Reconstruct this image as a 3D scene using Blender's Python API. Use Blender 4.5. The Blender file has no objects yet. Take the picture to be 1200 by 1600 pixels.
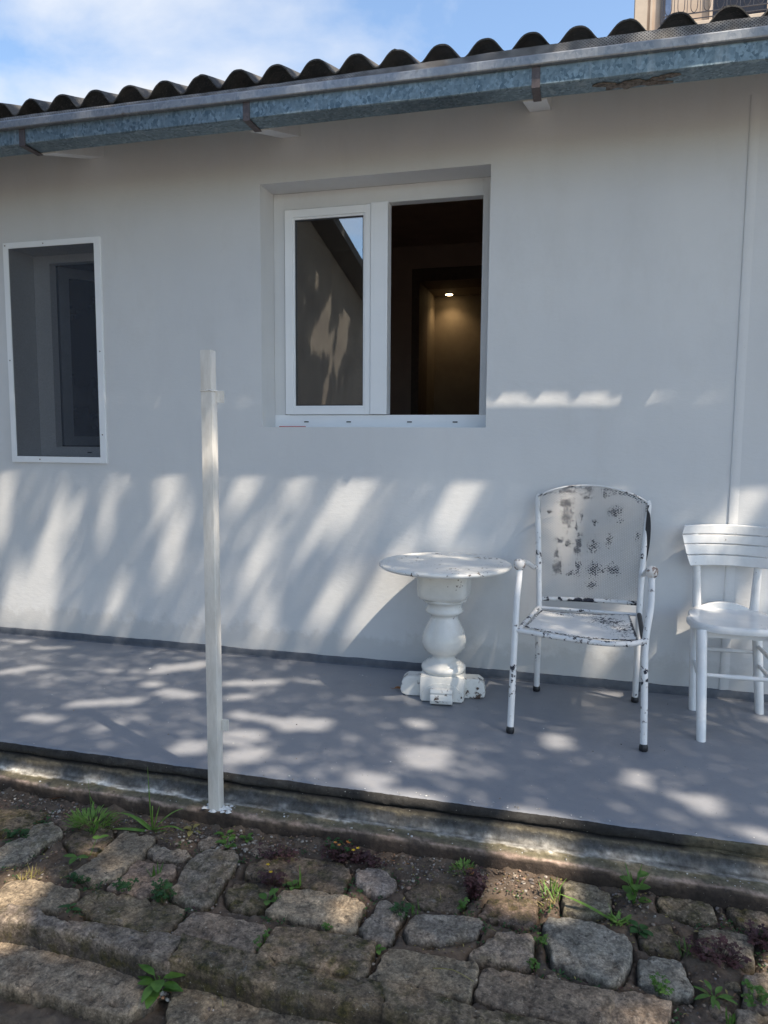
import bpy, bmesh, math, random
import numpy as np
from mathutils import Vector, Matrix
random.seed(7); RS=np.random.RandomState(11)
sc=bpy.context.scene
# ------------------------------------------------------------------ camera
cam_d=bpy.data.cameras.new('camera'); cam=bpy.data.objects.new('camera',cam_d); sc.collection.objects.link(cam)
cam_d.sensor_fit='VERTICAL'; cam_d.sensor_height=24.0; cam_d.lens=17.296; cam_d.clip_start=.05; cam_d.clip_end=500
YAW,PITCH,ROLL=.262558,-.101793,.00656
_f=Vector((-math.sin(YAW)*math.cos(PITCH),math.cos(YAW)*math.cos(PITCH),math.sin(PITCH)))
_r=Vector((math.cos(YAW),math.sin(YAW),0)); _u=_r.cross(_f)
_r2=math.cos(ROLL)*_r+math.sin(ROLL)*_u; _u2=-math.sin(ROLL)*_r+math.cos(ROLL)*_u
m=Matrix((( _r2.x,_u2.x,-_f.x,0),(_r2.y,_u2.y,-_f.y,-3.777),(_r2.z,_u2.z,-_f.z,1.25),(0,0,0,1)))
cam.matrix_world=m; sc.camera=cam
# ------------------------------------------------------------------ sky
SUN=Vector((1.9,-1.0,3.225))                     # towards the sun
el=math.atan2(SUN.z,math.hypot(SUN.x,SUN.y)); az=math.atan2(SUN.x,SUN.y)
wd=bpy.data.worlds.new('World'); sc.world=wd; wd.use_nodes=True
nt=wd.node_tree; nt.nodes.clear()
def N(t,**k):
    n=nt.nodes.new(t)
    for a,b in k.items(): setattr(n,a,b)
    return n
out=N('ShaderNodeOutputWorld'); bg=N('ShaderNodeBackground'); sky=N('ShaderNodeTexSky')
sky.sky_type='NISHITA'; sky.sun_disc=False; sky.sun_elevation=el; sky.sun_rotation=az; sky.air_density=1.0; sky.dust_density=1.2; sky.ozone_density=1.2
SKY_STRENGTH=.15
bg.inputs[1].default_value=SKY_STRENGTH
tc=N('ShaderNodeTexCoord'); mp=N('ShaderNodeMapping'); mp.inputs['Scale'].default_value=(1,1,1.9); mp.inputs['Location'].default_value=(.35,.1,.2)
n1=N('ShaderNodeTexNoise'); n1.inputs['Scale'].default_value=2.1; n1.inputs['Detail'].default_value=9; n1.inputs['Roughness'].default_value=.52; n1.inputs['Distortion'].default_value=.25
r1=N('ShaderNodeValToRGB'); r1.color_ramp.elements[0].position=.495; r1.color_ramp.elements[1].position=.63
# a broad cloud bank low over the roof towards the left of the view
dotn=N('ShaderNodeVectorMath',operation='DOT_PRODUCT'); dotn.inputs[1].default_value=Vector((-.56,.72,.42)).normalized()
mr=N('ShaderNodeMapRange'); mr.inputs[1].default_value=.86; mr.inputs[2].default_value=.99; mr.inputs[3].default_value=-.10; mr.inputs[4].default_value=.125
add=N('ShaderNodeMath',operation='ADD'); mixc=N('ShaderNodeMix',data_type='RGBA')
mixc.inputs[7].default_value=(3.45,3.6,3.85,1)
sep=N('ShaderNodeMath',operation='MULTIPLY'); sep.inputs[1].default_value=.93
L=nt.links.new
L(tc.outputs['Generated'],mp.inputs[0]); L(mp.outputs[0],n1.inputs[0]); L(tc.outputs['Generated'],dotn.inputs[0]); L(dotn.outputs['Value'],mr.inputs[0])
L(n1.outputs[0],add.inputs[0]); L(mr.outputs[0],add.inputs[1]); L(add.outputs[0],r1.inputs[0]); L(r1.outputs[0],sep.inputs[0])
L(sep.outputs[0],mixc.inputs[0]); tint=N('ShaderNodeMix',data_type='RGBA',blend_type='MULTIPLY'); tint.inputs[0].default_value=1; tint.inputs[7].default_value=(1.0,1.035,1.03,1); L(sky.outputs[0],tint.inputs[6]); L(tint.outputs[2],mixc.inputs[6]); L(mixc.outputs[2],bg.inputs[0]); L(bg.outputs[0],out.inputs[0])
# ------------------------------------------------------------------ sun, exposure
sl=bpy.data.lights.new('sun','SUN'); sl.energy=4.9; sl.angle=math.radians(.53); sl.color=(1,.875,.71)
so=bpy.data.objects.new('sun',sl); sc.collection.objects.link(so); so.rotation_euler=SUN.to_track_quat('Z','Y').to_euler(); so.location=(6,-4,12)
sc.view_settings.view_transform='Standard'; sc.view_settings.look='None'; sc.view_settings.exposure=.83; sc.view_settings.gamma=1; sc.view_settings.use_curve_mapping=False
sc.cycles.transparent_max_bounces=24; sc.cycles.max_bounces=8
# ------------------------------------------------------------------ noise
def _h(i,j,s):
    n=(i*374761393+j*668265263+s*144665)&0xffffffff
    n=((n^(n>>13))*1274126177)&0xffffffff
    return ((n^(n>>16))&0xffff)/65535.0
def vn(x,y,s=0):
    x=np.asarray(x,float); y=np.asarray(y,float); x,y=np.broadcast_arrays(x,y)
    i=np.floor(x).astype(np.int64); j=np.floor(y).astype(np.int64); u=x-i; v=y-j
    u=u*u*(3-2*u); v=v*v*(3-2*v)
    return (_h(i,j,s)*(1-u)+_h(i+1,j,s)*u)*(1-v)+(_h(i,j+1,s)*(1-u)+_h(i+1,j+1,s)*u)*v
def fbm(x,y,s=0,o=4):
    a=.5; t=0; w=0
    for k in range(o): t=t+a*vn(np.asarray(x)*2**k,np.asarray(y)*2**k,s+k*17); w+=a; a*=.5
    return t/w
# ------------------------------------------------------------------ materials
MATS={}
class MB:                                            # small node-tree builder
    def __init__(s,name):
        s.m=bpy.data.materials.new(name); s.m.use_nodes=True; s.t=s.m.node_tree; s.t.nodes.clear()
        s.o=s.n('ShaderNodeOutputMaterial'); s.p=s.n('ShaderNodeBsdfPrincipled'); s.l(s.p.outputs[0],s.o.inputs[0])
        s.tc=s.n('ShaderNodeTexCoord').outputs['Object']; s.bumps=[]
    def n(s,t,**k):
        n=s.t.nodes.new(t)
        for a,b in k.items(): setattr(n,a,b)
        return n
    def l(s,a,b): s.t.links.new(a,b)
    def mapped(s,sc_):
        q=s.n('ShaderNodeMapping'); q.inputs['Scale'].default_value=sc_; s.l(s.tc,q.inputs[0]); return q.outputs[0]
    def noise(s,scale,detail=4,rough=.55,vec=None,dist=0):
        q=s.n('ShaderNodeTexNoise'); q.inputs['Scale'].default_value=scale; q.inputs['Detail'].default_value=detail; q.inputs['Roughness'].default_value=rough; q.inputs['Distortion'].default_value=dist
        s.l(vec or s.tc,q.inputs[0]); return q.outputs[0]
    def ramp(s,f,a,b,ca=(0,0,0,1),cb=(1,1,1,1)):
        q=s.n('ShaderNodeValToRGB'); e=q.color_ramp.elements; e[0].position=a; e[1].position=b; e[0].color=ca; e[1].color=cb; s.l(f,q.inputs[0]); return q.outputs[0]
    def mix(s,f,a,b,blend='MIX'):
        q=s.n('ShaderNodeMix',data_type='RGBA',blend_type=blend)
        for i,v in ((0,f),(6,a),(7,b)):
            if isinstance(v,(int,float)): q.inputs[i].default_value=v
            elif isinstance(v,tuple): q.inputs[i].default_value=v if len(v)==4 else v+(1,)
            else: s.l(v,q.inputs[i])
        return q.outputs[2]
    def math(s,op,a,b=0,c=None):
        q=s.n('ShaderNodeMath',operation=op)
        for i,v in enumerate((a,b) if c is None else (a,b,c)):
            if isinstance(v,(int,float)): q.inputs[i].default_value=v
            else: s.l(v,q.inputs[i])
        return q.outputs[0]
    def attr(s,nm):
        q=s.n('ShaderNodeAttribute'); q.attribute_name=nm; return q
    def color(s,c):
        if isinstance(c,tuple): s.p.inputs['Base Color'].default_value=c if len(c)==4 else c+(1,)
        else: s.l(c,s.p.inputs['Base Color'])
        return s
    def rough(s,r):
        if isinstance(r,(int,float)): s.p.inputs['Roughness'].default_value=r
        else: s.l(r,s.p.inputs['Roughness'])
        return s
    def bump(s,h,dist=.002,strength=1.0):
        q=s.n('ShaderNodeBump'); q.inputs['Strength'].default_value=strength; q.inputs['Distance'].default_value=dist
        s.l(h,q.inputs['Height'])
        if s.bumps: s.l(s.bumps[-1],q.inputs['Normal'])
        s.bumps.append(q.outputs[0]); s.l(q.outputs[0],s.p.inputs['Normal']); return s
    def done(s,key): MATS[key]=s.m; return s.m

b=MB('white_render'); n=b.noise(1.3,5,.6); n2=b.noise(9,5,.6); st=b.noise(3.2,5,.6,b.mapped((1,1,.22)))
c=b.mix(b.ramp(n,.35,.7),(.62,.63,.64),(.675,.68,.68)); c=b.mix(b.math('MULTIPLY',b.ramp(st,.5,.8),.5),c,(.57,.572,.57))
c=b.mix(b.math('MULTIPLY',b.ramp(b.noise(160,2,.5),.70,.76),.35),c,(.3,.29,.27))
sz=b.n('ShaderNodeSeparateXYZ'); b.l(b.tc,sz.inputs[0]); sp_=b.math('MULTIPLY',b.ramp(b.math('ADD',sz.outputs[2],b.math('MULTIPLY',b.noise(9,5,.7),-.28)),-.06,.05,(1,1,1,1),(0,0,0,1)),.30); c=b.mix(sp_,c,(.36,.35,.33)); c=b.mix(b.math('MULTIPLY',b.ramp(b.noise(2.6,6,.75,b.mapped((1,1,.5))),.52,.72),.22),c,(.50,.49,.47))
b.color(c).rough(.62).bump(b.noise(26,4,.6,b.mapped((1,1,2.2))),.0030,.32).bump(b.noise(2.2,3),.012,.35).bump(b.noise(220,3),.0008,.5); b.done('wall')
b=MB('grey_floor_paint'); n=b.noise(2.3,6,.6); n2=b.noise(14,5,.65)
c=b.mix(b.ramp(n,.3,.7),(.195,.207,.235),(.235,.243,.265)); c=b.mix(b.math('MULTIPLY',b.ramp(n2,.45,.7),.35),c,(.27,.27,.275))
c=b.mix(b.math('MULTIPLY',b.ramp(b.noise(95,2,.5),.72,.75),.7),c,(.045,.045,.05)); c=b.mix(b.math('MULTIPLY',b.ramp(b.noise(61,2,.4),.755,.765),.8),c,(.45,.44,.42))
b.color(c).rough(b.math('MULTIPLY_ADD',n,.25,.36)).bump(b.noise(7,4),.006,.4).bump(b.noise(85,4,.6),.0012,.6).bump(b.noise(1.2,2),.02,.3); b.done('floor')
b=MB('grey_skirting_paint'); n=b.noise(18,4); b.color(b.mix(b.ramp(n,.35,.7),(.065,.075,.095),(.11,.12,.14))).rough(.5).bump(n,.004,.8); b.done('skirt')
b=MB('kerb_concrete'); a=b.attr('Col').outputs['Color']; n=b.noise(55,6,.7); n2=b.noise(9,5,.7,b.mapped((.35,1,1)))
c=b.mix(b.ramp(n,.35,.68,(.45,.45,.45,1),(1.25,1.25,1.25,1)),a,a); c=b.mix(1.0,a,b.ramp(n,.3,.7,(.5,.48,.45,1),(1.3,1.3,1.3,1)),'MULTIPLY'); c=b.mix(1.0,c,b.ramp(n2,.3,.7,(.55,.55,.55,1),(1.35,1.33,1.28,1)),'MULTIPLY')
c=b.mix(b.math('MULTIPLY',b.ramp(b.noise(130,3,.6),.70,.74),.7),c,(.42,.41,.37))
b.color(c).rough(.9).bump(n,.004,.9).bump(b.noise(190,4,.7),.0015,.9); b.done('kerb')
b=MB('stone'); a=b.attr('Col').outputs['Color']; n=b.noise(16,7,.72); n2=b.noise(70,6,.75); mo=b.attr('moss').outputs['Fac']
c=b.mix(1.0,a,b.ramp(n,.3,.72,(.36,.33,.31,1),(1.55,1.5,1.42,1)),'MULTIPLY'); c=b.mix(1.0,c,b.ramp(n2,.38,.62,(.60,.59,.58,1),(1.36,1.36,1.36,1)),'MULTIPLY')
mm=b.math('MULTIPLY',mo,b.ramp(b.noise(23,6,.7),.46,.62)); c=b.mix(mm,c,b.mix(b.ramp(n2,.4,.6),(.030,.028,.008),(.105,.085,.022)))
c=b.mix(b.math('MULTIPLY',b.ramp(b.noise(31,5,.8,dist=.5),.60,.70),.45),c,(.34,.33,.30)); c=b.mix(b.math('MULTIPLY',b.ramp(b.noise(150,2,.6),.70,.74),.6),c,(.46,.44,.39))
c=b.mix(b.math('MULTIPLY',b.ramp(b.noise(43,5,.7),.58,.64),.75),c,(.045,.035,.028)); c=b.mix(1.0,c,b.ramp(b.noise(150,4,.7),.36,.64,(.72,.72,.72,1),(1.28,1.27,1.25,1)),'MULTIPLY')
b.color(c).rough(.88).bump(n,.010,1).bump(n2,.006,1).bump(b.noise(230,5,.8),.0025,1); b.done('stone')
b=MB('soil'); n=b.noise(22,7,.75); n2=b.noise(120,5,.75)
c=b.mix(b.ramp(n,.35,.65),(.060,.043,.031),(.16,.118,.085)); c=b.mix(b.math('MULTIPLY',b.ramp(b.noise(5,4),.5,.68),.6),c,(.17,.13,.092)); c=b.mix(b.ramp(n2,.62,.72),c,(.17,.14,.11)); c=b.mix(b.math('MULTIPLY',b.ramp(b.noise(170,3),.70,.74),.9),c,(.36,.32,.27))
b.color(c).rough(.97).bump(n,.010,.9).bump(n2,.005,1); b.done('soil')
b=MB('pebbles'); a=b.attr('Col').outputs['Color']; b.color(b.mix(1.0,a,b.ramp(b.noise(90,3),.3,.7,(.6,.6,.6,1),(1.3,1.3,1.3,1)),'MULTIPLY')).rough(.85); b.done('pebble')
def galv(nm,dark,light,key,bright=(.36,.40,.42)):
    b=MB(nm); v=b.n('ShaderNodeTexVoronoi'); v.inputs['Scale'].default_value=95; b.l(b.mapped((1,1,.75)),v.inputs[0])
    sx=b.n('ShaderNodeSeparateColor'); b.l(v.outputs['Color'],sx.inputs[0]); n=b.noise(28,6,.7); s=b.noise(24,5,.7,b.mapped((1,1,.12)))
    c=b.mix(b.ramp(sx.outputs[0],.1,.9),dark,light); c=b.mix(b.ramp(n,.42,.62),c,b.mix(.5,dark,light)); c=b.mix(b.math('MULTIPLY',b.ramp(s,.55,.72),.75),c,bright)
    ru=b.math('MULTIPLY',b.ramp(b.noise(5,6,.8),.63,.70),.5); c=b.mix(ru,c,(.10,.065,.045))
    b.color(c).rough(b.math('MULTIPLY_ADD',n,.4,.32)).bump(n,.0012,.5).bump(b.noise(4,2),.01,.25); b.p.inputs['Metallic'].default_value=.8
    return b.done(key)
galv('galvanised_steel',(.10,.145,.175),(.27,.345,.385),'galv'); galv('lip_steel',(.24,.26,.29),(.36,.37,.39),'lip',(.52,.52,.52)); galv('strap_steel',(.10,.085,.085),(.16,.13,.13),'strap',(.16,.14,.14))
b=MB('perforated_strip'); w=b.n('ShaderNodeSeparateXYZ'); b.l(b.tc,w.inputs[0])
hx=b.math('SINE',b.math('MULTIPLY',w.outputs[0],2*math.pi/.014)); hz=b.math('SINE',b.math('MULTIPLY',w.outputs[2],2*math.pi/.014)); hh=b.ramp(b.math('MULTIPLY',hx,hz),.25,.35)
n=b.noise(12,6,.7); c=b.mix(b.ramp(n,.4,.65),(.09,.085,.08),(.27,.26,.25)); b.color(b.mix(hh,c,(.012,.012,.014))).rough(.7).bump(n,.003,.6); b.done('comb')
b=MB('fibre_cement_roof'); n=b.noise(14,7,.7); n2=b.noise(80,5,.7); c=b.mix(b.ramp(n,.35,.65),(.022,.024,.028),(.060,.058,.056)); c=b.mix(b.ramp(n2,.55,.68),c,(.15,.14,.125)); c=b.mix(b.math('MULTIPLY',b.ramp(b.noise(4,5),.45,.6),.5),c,(.10,.09,.08))
b.color(c).rough(.9).bump(n2,.003,1); b.done('roof')
b=MB('white_plastic'); n=b.noise(4,4); b.color(b.mix(b.ramp(n,.3,.7),(.80,.82,.84),(.85,.865,.88))).rough(.34).bump(b.noise(40,3),.0006,.4); b.done('pvc')
b=MB('grey_gasket'); b.color((.03,.03,.034)).rough(.6).bump(b.noise(60),.001,.3); b.done('gasket')
b=MB('red_tape'); b.color(b.mix(b.ramp(b.noise(70),.4,.6),(.42,.02,.02),(.55,.04,.03))).rough(.5); b.done('red')
b=MB('dark_screw'); b.color(b.mix(b.ramp(b.noise(300),.4,.6),(.12,.11,.10),(.3,.29,.28))).rough(.4); b.p.inputs['Metallic'].default_value=.7; b.done('screw')
b=MB('window_glass'); tr=b.n('ShaderNodeBsdfTransparent'); tr.inputs[0].default_value=(.80,.83,.84,1); gl=b.n('ShaderNodeBsdfGlossy'); gl.inputs['Roughness'].default_value=.004; gl.inputs[0].default_value=(.9,.95,1,1)
fr=b.n('ShaderNodeFresnel'); fr.inputs[0].default_value=1.9; wv=b.n('ShaderNodeBump'); wv.inputs['Strength'].default_value=.03; wv.inputs['Distance'].default_value=.003; b.l(b.noise(2.5,2),wv.inputs['Height']); b.l(wv.outputs[0],gl.inputs['Normal'])
mxs=b.n('ShaderNodeMixShader'); b.l(b.math('MULTIPLY_ADD',fr.outputs[0],1.0,.22),mxs.inputs[0]); b.l(tr.outputs[0],mxs.inputs[1]); b.l(gl.outputs[0],mxs.inputs[2]); b.l(mxs.outputs[0],b.o.inputs[0]); b.done('glass')
b=MB('insect_mesh'); tr=b.n('ShaderNodeBsdfTransparent'); b.color((.030,.038,.055)).rough(.7); mxs=b.n('ShaderNodeMixShader'); wv=b.ramp(b.noise(420,1),.3,.7,(.56,.56,.56,1),(.66,.66,.66,1))
b.l(wv,mxs.inputs[0]); b.l(tr.outputs[0],mxs.inputs[1]); b.l(b.p.outputs[0],mxs.inputs[2]); b.l(mxs.outputs[0],b.o.inputs[0]); b.done('netting')
def plain(nm,key,c1,c2,scale=6,rough=.8,bd=.002,detail=5):
    b=MB(nm); n=b.noise(scale,detail,.6); b.color(b.mix(b.ramp(n,.32,.68),c1,c2)).rough(rough).bump(n,bd,.5); return b.done(key)
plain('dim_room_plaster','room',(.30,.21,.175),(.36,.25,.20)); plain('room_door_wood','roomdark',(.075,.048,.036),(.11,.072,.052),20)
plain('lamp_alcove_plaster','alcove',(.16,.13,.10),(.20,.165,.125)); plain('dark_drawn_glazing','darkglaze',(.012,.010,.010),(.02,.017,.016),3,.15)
plain('shaded_sash_paint','shaded_pvc',(.20,.22,.25),(.26,.28,.31),5,.5,.001); plain('beige_facade','beige',(.40,.31,.235),(.50,.40,.31),1.5,.9,.01); plain('beige_trim','trim',(.48,.39,.30),(.56,.46,.36),3,.85,.004)  # open sash colour is darkened to stand for the shade indoors
plain('blue_shutter_paint','blue',(.05,.09,.18),(.09,.14,.25),8,.5); plain('dark_railing_iron','iron',(.018,.018,.025),(.035,.034,.045),30,.5)
plain('brown_render','brownwall',(.10,.082,.068),(.15,.125,.10),2.5,.9,.01); plain('bark','bark',(.06,.045,.032),(.15,.12,.09),14,.95,.02,8); plain('terracotta_grey_roof','oldroof',(.03,.03,.032),(.06,.055,.05),10,.9,.01)
plain('black_rubber','rubber',(.010,.010,.012),(.022,.022,.026),60,.45,.001); plain('fired_rust_leaf','dryleaf',(.20,.085,.030),(.36,.17,.07),45,.8,.003); plain('bounce_yard_concrete','bounce_yard',(.20,.19,.17),(.27,.255,.23),1.5,.9,.01); plain('white_mortar','mortar',(.55,.55,.54),(.72,.72,.70),40,.85,.006)
def chipped(nm,key,white,dark,th,sc_=55,big=7,rough=.32,hole=False,attr=False):
    b=MB(nm); n=b.noise(sc_,5,.65); g=b.noise(big,3,.6); v=b.math('ADD',b.math('MULTIPLY',n,.65),b.math('MULTIPLY',g,.45))
    k=b.ramp(v,th,th+.012)
    if attr:
        a=b.attr('chip').outputs['Fac']; k2=b.ramp(b.math('ADD',a,b.math('MULTIPLY',b.math('SUBTRACT',n,.5),2.6)),.50,.53); k=b.math('MAXIMUM',k,k2)
    w=b.mix(b.ramp(b.noise(11,5,.7),.35,.75),white,tuple(x*.86 for x in white)); w=b.mix(b.math('MULTIPLY',b.ramp(v,th-.035,th),.35),w,(.30,.24,.20))
    b.color(b.mix(k,w,b.mix(b.ramp(b.noise(90),.4,.65),dark,tuple(min(1,x*2.4) for x in dark)))).rough(b.math('MULTIPLY_ADD',k,.35,rough)).bump(b.math('SUBTRACT',1.0,k),.0010,.7).bump(b.noise(30,4),.0012,.35)
    if hole:
        w=b.n('ShaderNodeSeparateXYZ'); b.l(b.tc,w.inputs[0]); P=.0160
        ax='Z' if hole=='z' else 'Y'; q=w.outputs[2] if hole=='z' else w.outputs[1]
        u=b.math('COSINE',b.math('MULTIPLY',b.math('ADD',w.outputs[0],b.math('MULTIPLY',q,1.35)),2*math.pi/P)); v2=b.math('COSINE',b.math('MULTIPLY',b.math('SUBTRACT',w.outputs[0],b.math('MULTIPLY',q,1.35)),2*math.pi/P))
        al=b.math('GREATER_THAN',b.math('ADD',u,v2),.35); hole_shade=b.ramp(b.math('ADD',u,v2),-.6,.2); src=b.p.inputs['Base Color'].links[0].from_socket; b.color(b.mix(b.math('MULTIPLY',hole_shade,.85),src,(.10,.10,.115))); tr=b.n('ShaderNodeBsdfTransparent'); mxs=b.n('ShaderNodeMixShader'); b.l(al,mxs.inputs[0]); b.l(b.p.outputs[0],mxs.inputs[1]); b.l(tr.outputs[0],mxs.inputs[2]); b.l(mxs.outputs[0],b.o.inputs[0])  # dark ring painted around each hole stands for shade in its depth
    return b.done(key)
chipped('chipped_metal_paint','cmetal',(.76,.76,.76),(.010,.012,.020),.645); chipped('knob_paint','knob',(.74,.72,.70),(.12,.095,.085),.56,40,20)
chipped('perforated_back_paint','cback',(.60,.585,.565),(.012,.013,.020),.70,120,9,.4,'z',True); chipped('worn_seat_paint','cseat',(.80,.79,.77),(.02,.02,.026),.71,90,7,.45,False,True)
chipped('rail_paint','crail',(.74,.74,.74),(.010,.012,.020),.61,60,14); chipped('table_paint','ctable',(.77,.76,.72),(.045,.028,.022),.70,48,6,.16); chipped('table_rim_paint','crim',(.78,.77,.74),(.05,.03,.025),.672,60,10,.3)
chipped('back_rail_paint','crail2',(.74,.74,.74),(.010,.012,.020),.54,34,12); chipped('foot_paint','cfoot',(.78,.77,.73),(.05,.032,.025),.632,38,9,.3); chipped('wood_chair_paint','cwood',(.78,.78,.775),(.10,.09,.08),.73,60,6,.26)
b=MB('post_paint'); n=b.noise(30,5,.7,b.mapped((1,1,.2))); g=b.noise(6,4); c=b.mix(b.ramp(n,.35,.7),(.56,.535,.49),(.74,.72,.68)); c=b.mix(b.math('MULTIPLY',b.ramp(n,.60,.72),.5),c,(.36,.33,.28)); c=b.mix(b.ramp(b.noise(70,4,.7),.70,.73),c,(.10,.07,.05)); b.color(c).rough(.5).bump(b.noise(50,4),.0015,.5); b.done('post')
def leafmat(nm,key,c1,c2,tr=.35):
    b=MB(nm); n=b.noise(35,3); c=b.mix(b.ramp(n,.35,.65),c1,c2); b.color(c).rough(.5); t=b.n('ShaderNodeBsdfTranslucent'); b.l(c,t.inputs[0]); mxs=b.n('ShaderNodeMixShader'); mxs.inputs[0].default_value=tr
    b.l(b.p.outputs[0],mxs.inputs[1]); b.l(t.outputs[0],mxs.inputs[2]); b.l(mxs.outputs[0],b.o.inputs[0]); b.done(key)
leafmat('fresh_green_leaf','green',(.065,.15,.025),(.12,.24,.045)); leafmat('bright_grass','grass',(.12,.24,.04),(.20,.34,.07)); leafmat('dark_green_leaf','dkgreen',(.022,.075,.020),(.045,.12,.03)); leafmat('straw_grass','straw',(.25,.22,.07),(.40,.34,.12))
leafmat('dead_leaf_bits','litter',(.10,.055,.03),(.22,.13,.07)); leafmat('purple_leaf','purple',(.055,.026,.028),(.11,.048,.052)); leafmat('yellow_petal','yellow',(.75,.48,.02),(.85,.6,.04)); leafmat('orange_petal','orange',(.75,.25,.05),(.8,.35,.08)); leafmat('tree_leaf','tleaf',(.03,.07,.015),(.07,.13,.03),.12)
b=MB('downlight_glow'); b.p.inputs['Emission Color'].default_value=(1,.72,.36,1); b.p.inputs['Emission Strength'].default_value=14; b.color((.8,.7,.5)); b.done('lamp')
# ------------------------------------------------------------------ mesh helpers
COL=sc.collection
def link(o,parent=None,label=None,cat=None,group=None,kind=None):
    if o.name not in COL.objects: COL.objects.link(o)
    if parent is not None: o.parent=parent
    for k,v in (('label',label),('category',cat),('group',group),('kind',kind)):
        if v: o[k]=v
    return o
def empty(name,loc,label,cat,group=None):
    o=bpy.data.objects.new(name,None); o.location=loc; o.empty_display_size=.1; return link(o,None,label,cat,group)
def mesh(name,V,F,mat,parent=None,smooth=False,attrs=None,sharp=None,**k):
    me=bpy.data.meshes.new(name); V=np.asarray(V,float)
    if isinstance(F,np.ndarray):
        nf,c=F.shape; me.vertices.add(len(V)); me.vertices.foreach_set('co',V.ravel()); me.loops.add(nf*c); me.loops.foreach_set('vertex_index',F.ravel().astype(np.int32)); me.polygons.add(nf); me.polygons.foreach_set('loop_start',(np.arange(nf)*c).astype(np.int32)); me.update(calc_edges=True); me.validate()
    else: me.from_pydata([tuple(v) for v in V],[],F); me.update()
    for a,val in (attrs or {}).items():
        val=np.asarray(val,float)
        if val.ndim==2:
            at=me.attributes.new(a,'FLOAT_COLOR','POINT'); at.data.foreach_set('color',np.hstack([val,np.ones((len(val),1))]).ravel())
        else: at=me.attributes.new(a,'FLOAT','POINT'); at.data.foreach_set('value',val)
    if smooth:
        me.polygons.foreach_set('use_smooth',[True]*len(me.polygons)); me.set_sharp_from_angle(angle=math.radians(sharp or 40))

    for mm_ in (mat if isinstance(mat,(list,tuple)) else [mat]): me.materials.append(MATS[mm_])
    o=bpy.data.objects.new(name,me)
    if parent is not None and parent.type=='EMPTY':
        pass
    o=link(o,parent,**k)
    if parent is not None:
        # world placement is written straight into the vertices: cancel the parents' offsets
        p=parent; off=Vector((0,0,0))
        while p is not None: off+=p.location; p=p.parent
        o.location=-off if False else (0,0,0); me.transform(Matrix.Translation(-off))
    return o
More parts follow.
